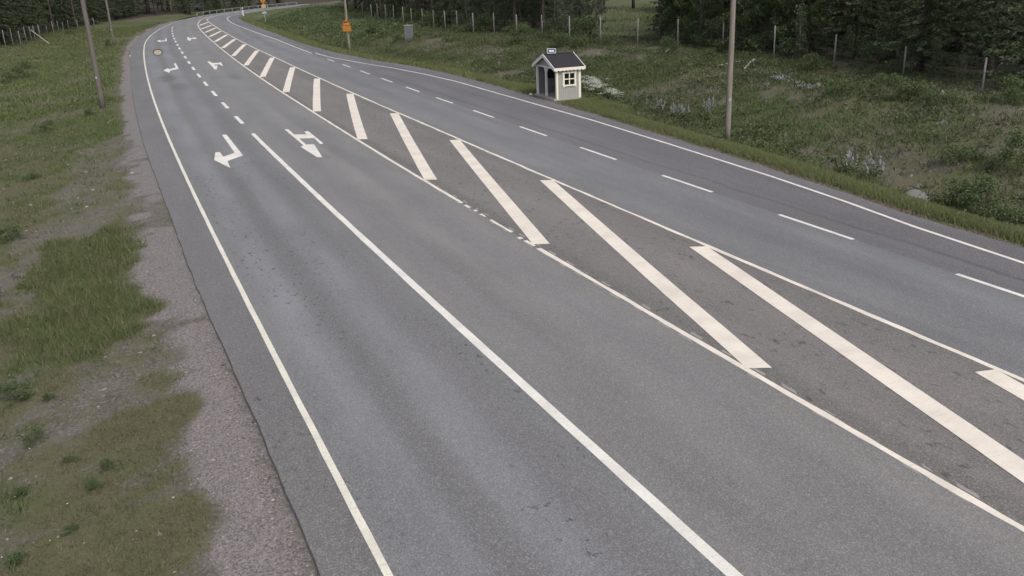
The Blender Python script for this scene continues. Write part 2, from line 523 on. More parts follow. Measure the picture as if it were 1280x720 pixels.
me.vertices.add(ni * nj); me.vertices.foreach_set('co', np.stack([gx, gy, gz], 1).astype(np.float32).ravel())
me.loops.add(quads.size); me.loops.foreach_set('vertex_index', quads.astype(np.int32).ravel())
me.polygons.add(len(quads)); me.polygons.foreach_set('loop_start', np.arange(0, quads.size, 4, dtype=np.int32))
me.polygons.foreach_set('loop_total', np.full(len(quads), 4, np.int32))
me.polygons.foreach_set('use_smooth', np.ones(len(quads), bool))


def inpoly(P, x, y):
    x = np.asarray(x); r = np.zeros(x.shape, bool); n = len(P); j = n - 1
    for i in range(n):
        xi, yi, xj, yj = P[i][0], P[i][1], P[j][0], P[j][1]
        cnd = ((yi > y) != (yj > y)) & (x < (xj - xi) * (y - yi) / (yj - yi + 1e-12) + xi)
        r ^= cnd; j = i
    return r


def patch(pts): return pxs(pts)[:, :2]


LUSH = [patch(p) for p in ([(55, 310), (120, 285), (205, 295), (215, 350), (190, 400), (140, 430), (60, 460), (0, 520), (0, 420), (40, 380)],
                           [(85, 180), (160, 140), (160, 185), (110, 255), (90, 290), (60, 290), (85, 225)],
                           [(140, 232), (162, 222), (165, 240), (138, 250)])]
MOSS = [patch(p) for p in ([(40, 560), (100, 500), (140, 500), (200, 480), (280, 500), (308, 560), (275, 600), (235, 640), (250, 700), (200, 760), (-100, 760), (-100, 560)],
                           [(330, 680), (290, 650), (255, 680), (240, 760), (380, 760)],
                           [(190, 320), (212, 330), (205, 370), (185, 380), (180, 440), (150, 450)],
                           [(0, 470), (60, 450), (110, 500), (40, 560), (-100, 560), (-100, 480)])]
BARE = [patch(p) for p in ([(110, 180), (162, 165), (168, 230), (222, 270), (208, 292), (140, 270), (120, 285), (50, 320), (30, 380), (0, 400), (-30, 350), (20, 300), (60, 270), (80, 220)],
                           [(110, 440), (190, 400), (235, 420), (215, 480), (140, 500), (95, 500)])]
ROCKY = [patch(p) for p in ([(1005, 185), (1050, 165), (1105, 165), (1180, 205), (1165, 235), (1100, 240), (1050, 215), (1010, 205)],
                            [(790, 118), (850, 100), (905, 95), (905, 130), (850, 140)], [(930, 88), (1040, 108), (1075, 130), (1000, 132), (930, 112)], [(520, 45), (560, 48), (640, 62), (640, 74), (560, 66), (520, 58)], [(640, 75), (800, 75), (840, 55), (760, 55)])]


CLEAR = [(7.5, 80), (14.5, 80), (24, 118), (38, 195), (16, 195), (11, 118)]


def cover(x, y, s, o):
    """gravel, lush, moss, forest weights of a ground point"""
    el = oA(s) - o; er = o - oF(s)
    wx = x + (fbm(x, y, .9, 21, 3) - .5) * 2.6; wy = y + (fbm(x, y, .9, 31, 3) - .5) * 2.6
    big = fbm(x, y, .25, 41, 4); mid = fbm(x, y, 1.0, 51, 3)
    L = el > 0; Rr = er > 0
    gravel = np.where(L, 1 - sst(.75, 1.5, el * (1 + .7 * sst(30, 70, s)) + (mid - .5) * 1.7), 0.0)
    gravel = np.where(Rr, 1 - sst(.1, .55, er + (mid - .5) * .8), gravel)
    lush = np.where(L, np.clip(1.6 * (fbm(x, y, .5, 61, 4) - .40), 0, .75) * (.35 + .65 * sst(13, 19, s)), 0); moss = np.where(L, .38 + .55 * big, 0)
    far = sst(52, 62, s)
    lush = np.where(L, lush * (1 - far) + far * (.42 + 1.5 * (big - .42) + .4 * (mid - .5)) * sst(.7, 1.6, el), lush)
    for p in LUSH: lush = np.where(inpoly(p, wx, wy), .52 + .75 * (mid - .3), lush)
    for p in MOSS: moss = np.where(inpoly(p, wx, wy), .56 + 1.0 * (mid - .5), moss)
    for p in BARE:
        q = inpoly(p, wx, wy); lush = np.where(q, lush * .3, lush); moss = np.where(q, .15 + .6 * mid, moss); gravel = np.where(q, .30 + .7 * (mid - .5), gravel)
    sh_ = np.where(L, 1 - sst(.55, 1.5, el * (1 + .7 * sst(30, 70, s)) + (mid - .5) * 1.6), 0)
    moss = moss * (1 - .9 * sh_); lush = lush * (1 - sh_)
    verge = sst(.15, .6, er) * (1 - sst(1.9, 3.2, er + (mid - .5)))
    lush = np.where(Rr, np.maximum(verge * .95, (big * 1.5 - .22) * sst(2, 4, er)), lush)
    moss = np.where(Rr, .30 + .5 * mid, moss)
    for p in ROCKY:
        q = inpoly(p, wx, wy) & Rr; lush = np.where(q, lush * .4, lush); gravel = np.where(q, .2 + .5 * (mid - .5), gravel); moss = np.where(q, .3 + .4 * mid, moss)
    lush = np.where(Rr, lush * (1 - .6 * sst(14, 19, er) * (1 - sst(52, 66, s) * (1 - sst(88, 100, s)))), lush)
    clear = np.where(inpoly(CLEAR, wx, wy), 1.0, 0.0)
    forest = np.where(Rr, sst(17, 22, er + (mid - .5) * 5), 0) * (1 - .85 * clear)
    forest = np.where(L, sst(15, 20, el + (mid - .5) * 5) * sst(100, 130, s), forest)
    forest = np.where(s > 262, 1.0, forest)
    lush = np.where(Rr, np.maximum(lush, clear * .5), lush)
    return gravel, lush, moss, forest


for nme, arr in zip(('gravel', 'lush', 'moss', 'forest'), cover(gx, gy, ss, oo)):
    me.attributes.new(nme, 'FLOAT', 'POINT').data.foreach_set('value', arr.astype(np.float32))
me.materials.append(M_ground); me.update(calc_edges=True)
tag(link('ground', me), kind='structure')

# ------------------------------------------------------------------ road strips
SV = np.concatenate([np.arange(-38, 60, 1.0), np.arange(60, 262, 2.0)])


def uvset(me, co_so):
    uv = me.uv_layers.new(name='road')
    li = np.empty(len(me.loops), np.int32); me.loops.foreach_get('vertex_index', li)
    uv.data.foreach_set('uv', co_so[li].astype(np.float32).ravel())


def strip(name, f0, f1, mat, n=4, z=0.0, skirt=(False, False), sv=SV, jit=(0, 0)):
    rows = []
    for i, s in enumerate(sv):
        a, b = float(f0(s)), float(f1(s))
        a += jit[0] * (vnoise(s, 0, 1.3, 5) - .5 + .6 * (vnoise(s, 0, 4.1, 8) - .5)); b += jit[1] * (vnoise(s, 9, 1.3, 6) - .5)
        r = [(s, a + (b - a) * k / n, z) for k in range(n + 1)]
        if skirt[0]: r = [(s, a - .03, -.16)] + r
        if skirt[1]: r = r + [(s, b + .03, -.16)]
        rows.append(r)
    A_ = np.array(rows); ni, nj = A_.shape[:2]
    q = A_.reshape(-1, 3); x, y = at(q[:, 0], q[:, 1])
    mb = MB(); mb.v = [tuple(t) for t in np.stack([x, y, q[:, 2]], 1)]
    for i in range(ni - 1):
        for j in range(nj - 1):
            k = i * nj + j; mb.f.append((k, k + 1, k + nj + 1, k + nj)); mb.m.append(0)
    o = mb.build(name, mat); uvset(o.data, q[:, [1, 0]])
    return o


fine = np.concatenate([np.arange(-38, 70, .35), np.arange(70, 262, 2.0)])
tag(strip('paved_shoulder', oA, oE, M_shoulder, 3, skirt=(True, False), sv=fine, jit=(.03, 0)), kind='structure')
tag(strip('turn_lane', oE, oD, M_turn, 3, sv=fine), kind='structure')
tag(strip('road', oD, oH, M_road, 3, sv=fine), kind='structure')
tag(strip('median', oH, oR, M_median, 4), kind='structure')
tag(strip('through_lane', oR, oT, M_lane2, 4), kind='structure')
tag(strip('bus_bay', oT, oF, M_bay, 4, skirt=(False, True), sv=fine, jit=(0, .12)), kind='structure')


# ------------------------------------------------------------------ painted markings
def marking(name, quads, mat, z, label, cat='road marking', group=None, mi=None):
    """each quad: four (s, o) corners"""
    mb = MB(); q = []
    for k, Q in enumerate(quads):
        P = np.array(Q); x, y = at(P[:, 0], P[:, 1])
        mb.poly(list(zip(x, y, [z] * len(P))), 0 if mi is None else mi[k]); q += list(Q)
    o = mb.build(name, mat)
    uvset(o.data, np.array(q)[:, [1, 0]])
    return tag(o, label, cat, group)


def line_quads(f, s0, s1, w, step=.5, jit=0.0, seed=0):
    sv = np.arange(s0, s1 + .01, step); r = []
    e0 = np.array([float(f(s)) for s in sv]) - w / 2 + jit * (vnoise(sv, 0, 1.1, seed) - .5) + jit * .6 * (vnoise(sv, 0, 3.3, seed + 3) - .5)
    e1 = np.array([float(f(s)) for s in sv]) + w / 2 + jit * (vnoise(sv, 7, 1.1, seed + 1) - .5) + jit * .6 * (vnoise(sv, 7, 3.3, seed + 4) - .5)
    for i in range(len(sv) - 1):
        r.append([(sv[i], e0[i]), (sv[i], e1[i]), (sv[i + 1], e1[i + 1]), (sv[i + 1], e0[i + 1])])
    return r


ORD = ['first', 'second', 'third', 'fourth', 'fifth', 'sixth', 'seventh', 'eighth', 'ninth', 'tenth', 'eleventh', 'twelfth', 'thirteenth', 'fourteenth', 'fifteenth', 'sixteenth', 'seventeenth', 'eighteenth', 'nineteenth', 'twentieth']
marking('edge_line', line_quads(oE, -38, 250, .115, .6, .008, 3), M_paint_edge, .004, 'long solid cream edge line beside the gravel shoulder, curving into the distance')
marking('lane_line', line_quads(oD, -38, 47.8, .19, .6, .012, 5), M_paint, .004, 'thick solid white lane line between the two lanes with arrows')
# the island line facing the turn lane: worn through between the third and fourth stripes
hq = line_quads(oH, -38, 23.6, .13, .3, .03, 11)
g = 'worn fragments of the broken island line'
for k, (a_, b_) in enumerate(((23.75, 24.35), (24.55, 24.75), (25.3, 26.9), (27.3, 27.7), (28.05, 28.35), (28.6, 29.1))):
    marking('line_fragment', line_quads(oH, a_, b_, .11, .2, .06, 13 + k), M_paint_new, .004, '%s worn fragment of the broken white line below the fourth stripe, counted from the nearest' % ORD[k], group=g)
marking('island_line', line_quads(oH, 29.3, 236, .125, .6, .02, 15), M_paint_new, .004, 'solid white island line on the side of the arrow lanes, beyond the worn gap')
gq = []
for i in range(46):                               # faint remnants of an older line on both sides
    s0 = -8 + i * .93 + random.uniform(-.1, .1)
    for sd in (-1, 1):
        if random.random() < .8:
            w = random.uniform(.03, .075); ln = random.uniform(.2, .5); o_ = float(oH(s0)) + sd * (.075 + w / 2 + (.03 if sd > 0 else 0)); t = random.uniform(.02, .12)
            gq.append([(s0, o_ - w / 2), (s0 + t, o_ + w / 2), (s0 + ln, o_ + w / 2), (s0 + ln - t, o_ - w / 2)])
marking('island_line', hq, M_paint_new, .004, 'ragged solid white island line in the foreground, on the near side of the worn gap')
tag(marking('faded_line_remnants', gq, M_ghost, .004, 'faint remnants of an older line on both sides of the foreground island line'), kind='stuff')
marking('island_line', line_quads(oR, -38, 225, .12, .3, .035, 21), M_paint_new, .004, 'wavy solid white line along the hatched island on the side of the bus shelter')
bq = line_quads(oB, -30, 93, .12, .6, .015, 23) + line_quads(lambda s: oT(s) + .0, 93.3, 250, .13, 1.0, .015, 24)
marking('edge_line', bq, M_paint, .004, 'outermost thin white edge line passing in front of the bus shelter')
g = 'short white dashes between the arrow lanes'
for k in range(18):
    s0 = 51.35 + 6.62 * k
    marking('lane_dash', line_quads(oD, s0, s0 + 3.05, .2, 1.0, .01, 30 + k), M_paint, .004,
            '%s short white dash counted from the far end of the thick solid lane line' % ORD[k], group=g)
g = 'thin white dashes along the bus bay'
for k in range(12):
    s0 = 13.5 + 6.3 * k
    marking('bay_dash', line_quads(oT, s0, s0 + 3.1, .13, 1.0, .008, 60 + k), M_paint, .004,
            '%s thin white dash along the bus bay, counted from the nearest' % ORD[k], group=g)
# hatch stripes: (far end station, near end station)
HT = [(2.9, -13.5), (12.6, -4.1), (21.5, 5.3), (30.8, 14.7), (40.3, 23.9), (49.8, 33.2), (59.7, 43.0), (70.1, 53.3), (80.3, 63.5), (91.4, 74.5), (101.6, 85.3),
      (112.4, 96.6), (123.0, 108.8), (134.1, 120.7), (144.0, 131.7), (154.5, 143.0), (164.8, 153.9), (176.5, 166.0)]
HL = {1: 'hatch stripe cut off by the right edge of the picture, streaked with dark marks', 2: 'longest wide white hatch stripe, running down to the lower right edge',
      3: 'wide white hatch stripe with a torn patch near its lower end, third from the nearest', 4: 'wide white hatch stripe whose lower end meets the worn broken line'}
g = 'wide white hatch stripes on the island'
for k, (sf, sn) in enumerate(HT):
    if k == 0: continue
    on, of = float(oH(sn)) + .02, float(oR(sf)) - .0
    w = .42
    dl = .2 if k > 1 else .1
    n = 8; q = []
    for i in range(n):
        t0, t1 = i / n, (i + 1) / n
        f = lambda t: (sn + (sf - sn) * t, on + (of - w - .04 - on) * t)
        a, b = f(t0), f(t1)
        j0, j1 = .018 * (vnoise(i, k, 1, 3) - .5), .018 * (vnoise(i + 1, k, 1, 3) - .5)
        q.append([(a[0], a[1] + j0), (a[0] - dl, a[1] + w + j0), (b[0] - dl, b[1] + w + j1), (b[0], b[1] + j1)])
    lab = HL.get(k, 'wide white hatch stripe on the island, %s counted from the nearest' % ORD[k - 1])
    mi = None; mats = M_paint_new
    if k == 3:                                    # torn joint near the lower end of this stripe
        s_ = sn + .27 * (sf - sn); o_ = on + .27 * (of - w - .04 - on)
    marking('hatch_stripe', q, mats, .009, lab, group=g)


def arrow(pts, z0, ox, oy, label, name='turn_arrow'):
    G = pxs([(ox + a / z0, oy + b / z0) for a, b in pts], True)
    s, o = so(G[:, 0], G[:, 1])
    return marking(name, [list(zip(s, o))], M_paint, .005, label, 'road arrow', 'white arrows on the lanes')


arrow([(193, 405), (222, 403), (328, 537), (228, 573), (247, 617), (143, 567), (150, 517), (178, 515), (202, 545), (275, 520)], 5.144, 240, 90, 'large white turn arrow nearest the camera, bent towards the gravel shoulder')
arrow([(595, 370), (620, 369), (657, 402), (738, 402), (722, 383), (748, 381), (846, 460), (824, 464), (786, 426), (690, 428), (733, 467), (785, 465), (838, 548), (806, 549), (700, 482), (716, 472), (662, 425)], 5.144, 240, 90, 'large white two headed arrow in the lane beside the hatched island', 'straight_arrow')
arrow([(333, 445), (357, 443), (390, 503), (290, 527), (288, 552), (218, 522), (265, 498), (287, 509), (360, 490)], 9, 180, 30, 'middle white turn arrow just before the round sandy marking')
arrow([(712, 425), (737, 420), (772, 440), (850, 437), (843, 430), (865, 430), (890, 470), (872, 470), (852, 454), (787, 458), (800, 470), (830, 468), (815, 514), (790, 508), (768, 478)], 9, 180, 30, 'middle white two headed arrow beside the short dashes', 'straight_arrow')
arrow([(240, 162), (253, 160), (257, 191), (187, 197), (180, 205), (141, 188), (175, 182), (187, 188), (241, 184)], 9, 180, 30, 'farthest white turn arrow, beyond the round sandy marking')
arrow([(483, 150), (502, 148), (514, 161), (555, 158), (550, 148), (598, 160), (570, 173), (558, 166), (522, 170), (532, 180), (510, 190), (493, 180)], 9, 180, 30, 'farthest white two headed arrow, small, between dashes and far stripes', 'straight_arrow')

# elongated round emblem painted in the turn lane
n = 32


def ell(cx, cy, rx, ry):
    G = pxs([(cx + rx * math.cos(2 * math.pi * k / n), cy + ry * math.sin(2 * math.pi * k / n)) for k in range(n)], True)
    s_, o_ = so(G[:, 0], G[:, 1]); return list(zip(s_, o_))


e0, e1 = ell(197.2, 65.6, 4.9, 3.2), ell(197.2, 65.4, 6.2, 4.3)
q = [e0] + [[e1[k], e1[(k + 1) % n], e0[(k + 1) % n], e0[k]] for k in range(n)]
marking('round_road_marking', q, [M_cover, M_ring], .005, 'elongated round sandy yellow marking with dark rim painted in the turn lane', mi=[0] + [1] * n)
# ------------------------------------------------------------------ bus shelter
f0, f1 = pxs([(668.8, 119.8), (695.8, 126)])
f0[2] = f1[2] = 0
d = (f1 - f0); W_ = float(np.linalg.norm(d)); d /= W_
ang = math.atan2(d[1], d[0]) - R(5)                      # local x runs along the front, local y into the bank
base_z = .02
W_ *= 1.10
f0 = f1 - np.array([math.cos(ang), math.sin(ang), 0]) * W_
sh = empty('bus_shelter', (f0[0], f0[1], base_z), ang)
tag(sh, 'small beige timber bus shelter with dark gabled roof and cream trim beside the bay', 'bus shelter')
D_ = 1.5
HW = height_to((f1[0], f1[1], base_z), 85.6)      # eaves
fc = .5 * (f0 + f1)
HR = height_to((fc[0], fc[1], base_z), 69.0)      # ridge
mb = MB(); mb.box((W_ / 2, D_ / 2 - .08, -.04), (W_ + .02, D_ + .16, .16)); mb.build('floor_slab', M_floor, sh)


def boards(mb, x0, x1, z0, z1, org, ax, n, hole=None, bw=.11):
    """vertical boards with narrow gaps in the plane through org along ax, thickness .03 along n"""
    u = x0
    while u < x1 - .01:
        v = min(u + bw, x1)
        segs = [(z0, z1)]
        if hole and v > hole[0] and u < hole[1]: segs = [(z0, hole[2]), (hole[3], z1)]
        for a, b in segs:
            mb.prism([(u + .004, a), (v - .004, a), (v - .004, b), (u + .004, b)], ax, (0, 0, 1), org, n, .028)
        u = v
    for a, b in ([(z0, z1)] if not hole else [(z0, hole[2]), (hole[3], z1)]):     # backing rail behind the gaps
        mb.prism([(x0, a), (x1, a), (x1, b), (x0, b)], ax, (0, 0, 1), Vector(org) + Vector(n) * .029, n, .012)
    if hole:
        for a, b in ((x0, hole[0]), (hole[1], x1)):
            mb.prism([(a, hole[2]), (b, hole[2]), (b, hole[3]), (a, hole[3])], ax, (0, 0, 1), Vector(org) + Vector(n) * .029, n, .012)


hole = (.50, 1.12, .80, 1.42)
for x_, n_, nm in ((W_ - .001, (-1, 0, 0), 'side_wall'), (0.001, (1, 0, 0), 'side_wall')):
    mb = MB(); boards(mb, .10, D_ - .08, .03, HW - .02, (x_, 0, 0), (0, 1, 0), n_, hole)
    w = mb.build(nm, M_wall, sh)
    sg = 1 if x_ > 1 else -1
    wn = MB()                                     # window: casing, sashes and muntins
    y0, y1, z0, z1 = hole
    xo = x_ + sg * .012
    for yy in (y0 - .05, y1 + .05): wn.box((xo, yy, (z0 + z1) / 2 - .02), (.05, .10, z1 - z0 + .24))
    wn.box((xo + sg * .004, (y0 + y1) / 2, z1 + .05), (.05, y1 - y0 + .30, .09)); wn.box((xo + sg * .012, (y0 + y1) / 2, z0 - .05), (.07, y1 - y0 + .22, .07))
    wn.box((xo, (y0 + y1) / 2, (z0 + z1) / 2), (.035, .055, z1 - z0)); wn.box((xo - sg * .002, (y0 + y1) / 2, (z0 + z1) / 2), (.034, y1 - y0, .055))
    wf = wn.build('window', M_trim, sh)
    gl = MB(); gl.box((x_ - sg * .02, (y0 + y1) / 2, (z0 + z1) / 2), (.008, y1 - y0 - .004, z1 - z0 - .004)); gl.build('pane', M_glass, wf)
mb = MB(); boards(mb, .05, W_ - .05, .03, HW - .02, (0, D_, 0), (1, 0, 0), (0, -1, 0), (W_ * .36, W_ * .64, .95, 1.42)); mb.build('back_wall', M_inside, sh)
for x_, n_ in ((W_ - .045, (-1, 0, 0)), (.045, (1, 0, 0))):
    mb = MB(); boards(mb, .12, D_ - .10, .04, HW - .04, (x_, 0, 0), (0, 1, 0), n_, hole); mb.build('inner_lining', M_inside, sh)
for x_, y_, mt, wd in ((.05, .05, M_trim_w, .11), (W_ * .47, .05, M_trim_w, .10), (W_ - .06, .05, M_trim, .17), (W_ - .05, D_ - .04, M_trim, .12), (.05, D_ - .04, M_trim, .12)):
    mb = MB(); mb.box((x_, y_, HW / 2), (wd, .11 if y_ < 1 else .13, HW - .002)); mb.build('post', mt, sh)
mb = MB()                                         # brace at the middle post
for sg in (1, -1):
    mb.prism([(W_ * .47 + sg * .05, HW - .42), (W_ * .47 + sg * .30, HW - .085), (W_ * .47 + sg * .22, HW - .085), (W_ * .47 + sg * .05, HW - .31)][::sg], (1, 0, 0), (0, 0, 1), (0, .03, 0), (0, 1, 0), .05)
mb.build('brace', M_trim_w, sh)
mb = MB(); mb.box((W_ / 2, .05, HW - .04), (W_ - .02, .07, .085)); mb.build('lintel', M_trim_w, sh)
# gables
cx_ = W_ / 2
for y_, mt in ((.03, M_wall), (D_ - .03, M_wall)):
    mb = MB(); sl = (HR - HW) / (cx_ + .02)
    u = .03
    while u < W_ - .05:
        v = min(u + .11, W_ - .03)
        h = lambda t: HW + (HR - HW - .05) * (1 - abs(t - cx_) / (cx_ + .02))
        pr = [(u + .004, HW + .003), (v - .004, HW + .003), (v - .004, max(h(v), HW + .01)), (u + .004, max(h(u), HW + .01))]
        mb.prism(pr, (1, 0, 0), (0, 0, 1), (0, y_, 0), (0, 1, 0), .028); u = v
    mb.build('gable', mt, sh)
# roof: two slabs with overhangs
OV, OF, OB = .15, .16, .22
sl = (HR - HW) / (cx_ + .02)
mb = MB()
for sg in (-1, 1):
    xe = cx_ + sg * (cx_ + OV); ze = HR - sl * (cx_ + OV)
    mb.prism([(cx_, HR), (xe, ze), (xe, ze + .06), (cx_, HR + .06)][::sg], (1, 0, 0), (0, 0, 1), (0, -OF, 0), (0, 1, 0), D_ + OF + OB)
mb.box((cx_, (D_ + OB - OF) / 2, HR + .055), (.16, D_ + OF + OB + .02, .03))
mb.build('roof', M_roof, sh)
xe, ze = cx_ + OV, HR - sl * (cx_ + OV)


def scallop(L, hgt, n):
    """outline of a board of length L with a scalloped lower edge"""
    P = [(0, hgt), (L, hgt)]
    for k in range(n):
        for t in (0.0, .25, .5, .75): P.append((L - L * (k + t) / n, -.055 * math.sin(math.pi * t)))
    return P + [(0, 0)]


for y_, th in ((-OF - .035, .034), (D_ + OB + .002, .034)):
    for sg in (-1, 1):
        a = Vector((sg * (cx_ + OV + .03), 0, -sl * (cx_ + OV + .03))); L = a.length; a.normalize()
        b = Vector((0, 0, 1))
        mb = MB(); pr = scallop(L, .16, 9)
        mb.prism(pr if sg > 0 else pr[::-1], a, b, Vector((cx_, y_, HR - .07)), (0, 1, 0), th)
        mb.build('barge_board', M_trim_w, sh)
for sg in (-1, 1):
    pr = scallop(D_ + OF + OB - .004, .13, 8)
    mb = MB(); mb.prism(pr if sg > 0 else pr[::-1], (0, 1, 0), (0, 0, 1), (cx_ + sg * (cx_ + OV + .002), -OF + .002, ze - .05), (sg, 0, 0), .03)
    mb.build('eaves_board', M_trim, sh)
mb = MB(); mb.box((W_ / 2, D_ - .30, .45), (W_ - .16, .36, .05))
for x_ in (.3, W_ / 2, W_ - .3): mb.box((x_, D_ - .30, .23), (.07, .28, .385))
mb.build('bench', M_inside, sh)
mb = MB()
for z_ in (.42, .85):  mb.box((.10, D_ / 2, z_), (.04, D_ - .3, .07))
mb.build('rail', M_inside, sh)
# bus stop sign above the ridge
sc_ = empty('bus_stop_sign', sh.matrix_basis @ Vector((cx_, .12, HR + .08)), 0)
sc_.location = Matrix.Translation((f0[0], f0[1], base_z)) @ Matrix.Rotation(ang, 4, 'Z') @ Vector((cx_ + .10, .34, HR + .07))
sc_.rotation_euler = (0, 0, ang + math.radians(62))
tag(sc_, 'small blue bus stop sign with white frame standing on the shelter ridge', 'sign')
sw, sh_ = .50, .27
mb = MB(); mb.box((0, 0, .02 + sh_ / 2), (sw, .06, sh_)); mb.box((-.15, 0, .0), (.03, .03, .10)); mb.box((.15, 0, .0), (.03, .03, .10)); mb.build('board', M_blue, sc_)
for sg in (-1, 1):
    y_ = sg * .033; mb = MB()
    for z_ in (.032, sh_ + .008): mb.box((0, y_, z_), (sw, .008, .025))
    for x_ in (-sw / 2 + .0125, sw / 2 - .0125): mb.box((x_, y_, .02 + sh_ / 2), (.025, .008, sh_ - .05))
    mb.build('frame', M_white, sc_)
    mb = MB()                                     # bus symbol
    mb.box((0, y_, .165), (.30, .008, .075)); mb.box((0, y_, .112), (.32, .008, .022))
    for x_ in (-.09, .10): mb.box((x_, y_, .09), (.045, .008, .018))
    mb.build('bus_symbol', M_white, sc_)

# ------------------------------------------------------------------ poles
def pole(px_, py_, h, r0, r1, mat, label, bands=True):
    b = px1(px_, py_)
    rt = empty('utility_pole', (b[0], b[1], b[2] - .02))
    tag(rt, label, 'utility pole')
    mb = MB(); n = 12; P = [(random.uniform(-.008, .008), random.uniform(-.008, .008), h * k / n - .3 * (k == 0)) for k in range(n + 1)]
    mb.tube(P, [r0 + (r1 - r0) * k / n for k in range(n + 1)], 14); mb.build('shaft', mat, rt, True)
    mb = MB(); mb.tube([(P[-1][0], P[-1][1], h), (P[-1][0], P[-1][1], h + .05)], [r1 * 1.25, r1 * .6], 12); mb.build('cap', M_steel, rt)
    mb = MB(); mb.tube([(-.6, 0, h - .5), (.6, 0, h - .5)], .05, 8)
    for x_ in (-.5, 0, .5): mb.tube([(x_, 0, h - .5), (x_, 0, h - .2)], [.03, .045], 8)
    mb.build('crossarm', M_steel, rt)
    mb = MB(); mb.box((0, -r0 * .99, 1.9), (.10, .02, .14)); mb.build('tag_plate', M_steel, rt)
    return rt, b


pole(909, 177, 10.0, .135, .095, M_pole, 'tall weathered wooden utility pole on the verge right of the shelter')
pole(129, 135, 10.0, .165, .12, M_pole_dark, 'nearer of the two wooden utility poles on the left grass')
pole(143, 57, 10.0, .16, .11, M_pole_dark, 'farther thin wooden utility pole on the left grass')
ps, pb = pole(437, 63, 10.0, .15, .10, M_pole, 'wooden utility pole behind the yellow warning sign')

# warning sign on the pole: elk triangle over a plate, facing oncoming drivers (towards the camera along the road)
hd = np.interp(93, S, HEAD)
b = pb
k = 1.0
z0 = height_to(b, 39.4); zt_ = height_to(b, 22.5)
sg_ = empty('elk_warning_sign', (b[0] + .22 * math.sin(-.16), b[1] - .21, b[2] + z0), -.16 + math.pi * 0)
tag(sg_, 'yellow elk warning triangle with a yellow plate below, fixed to a pole', 'sign')
hp = (zt_ - z0)
pw, ph = .98, hp * .46
mb = MB(); mb.box((0, 0, ph / 2), (pw, .02, ph)); pl = mb.build('plate', M_yellow2, sg_)
mb = MB()
for z_ in (.03, ph - .03): mb.box((0, -.013, z_), (pw, .005, .05))
for x_ in (-pw / 2 + .025, pw / 2 - .025): mb.box((x_, -.013, ph / 2), (.05, .005, ph - .11))
mb.build('border', M_red, pl)
th = hp - ph - .03
tri = lambda f, o: [(-.47 * f, o), (.47 * f, o), (0, o + th * f)]
mb = MB(); mb.prism(tri(1, ph + .03), (1, 0, 0), (0, 0, 1), (0, .012, 0), (0, -1, 0), .02); tp = mb.build('triangle', M_red, sg_)
mb = MB(); mb.prism(tri(.78, ph + .03 + th * .07), (1, 0, 0), (0, 0, 1), (0, -.009, 0), (0, -1, 0), .004); mb.build('field', M_yellow, tp)
mb = MB(); z_ = ph + .03 + th * .16; e = [(-.20, .13), (-.17, .02), (-.14, .02), (-.13, .12), (.05, .12), (.06, .01), (.09, .01), (.10, .14), (.16, .22), (.23, .20), (.24, .24), (.18, .29), (.10, .30), (.06, .25), (-.16, .24)]
mb.prism([(x * 1.05, z_ + y * 1.1) for x, y in e], (1, 0, 0), (0, 0, 1), (0, -.014, 0), (0, -1, 0), .004); mb.build('elk_symbol', M_black, tp)
mb = MB(); mb.tube([(0, .06, -.12), (0, .06, hp - .1)], .03, 8); mb.build('bracket', M_steel, sg_)

# far round signs on one post
b = px1(332.5, 31)
rt = empty('speed_sign_post', (b[0], b[1], b[2]))
tag(rt, 'distant post carrying two round yellow signs above a small white plate', 'sign')
h2 = height_to(b, -2)
mb = MB(); mb.tube([(0, 0, -.2), (0, 0, h2)], .045, 8); mb.build('post', M_steel, rt)


def disc(zc, r, ma, mc, dx=0.0):
    n = 24; ring = [(r * math.cos(2 * math.pi * k / n), r * math.sin(2 * math.pi * k / n)) for k in range(n)]
    mb = MB(); mb.prism(ring, (1, 0, 0), (0, 0, 1), (dx, -.05, zc), (0, -1, 0), .02); o = mb.build('sign_disc', ma, rt)
    mb = MB(); mb.prism([(x * .78, z * .78) for x, z in ring], (1, 0, 0), (0, 0, 1), (dx, -.071, zc), (0, -1, 0), .004); mb.build('field', mc, o)


r_ = (height_to(b, 4.6) - height_to(b, 11.6)) / 2
disc(height_to(b, 8.0), r_, simple('sign_pale_edge', (.30, .19, .08), .06, 4, .6, bump=0), simple('sign_pale_field', (.38, .32, .20), .06, 4, .6, bump=0))
disc(height_to(b, 0.3), r_ * 1.05, M_red, M_yellow2)
zc = height_to(b, 15.8); mb = MB(); mb.box((0, -.06, zc), (.75, .02, .32)); mb.build('plate', simple('dull_plate', (.34, .37, .38), .1, 4, .6, bump=0), rt)

# grey cabinet on the bank
b = px1(511.5, 49.3)
hc = height_to(b, 31.2)
rt = empty('utility_cabinet', (b[0], b[1], b[2]), -.45)
tag(rt, 'grey metal utility cabinet standing alone on the bank', 'cabinet')
mb = MB(); mb.box((0, 0, hc / 2 - .1), (.72, .55, hc + .2 - .10)); mb.build('body', M_cab, rt)
mb = MB(); mb.box((0, 0, hc - .03), (.80, .62, .055)); mb.build('lid', M_cab_lid, rt)
mb = MB(); mb.box((.02, -.283, hc / 2), (.62, .014, hc * .82)); dr = mb.build('door', M_cab, rt)
mb = MB(); mb.box((.26, -.30, hc / 2), (.03, .02, .14)); mb.build('handle', M_black, dr)

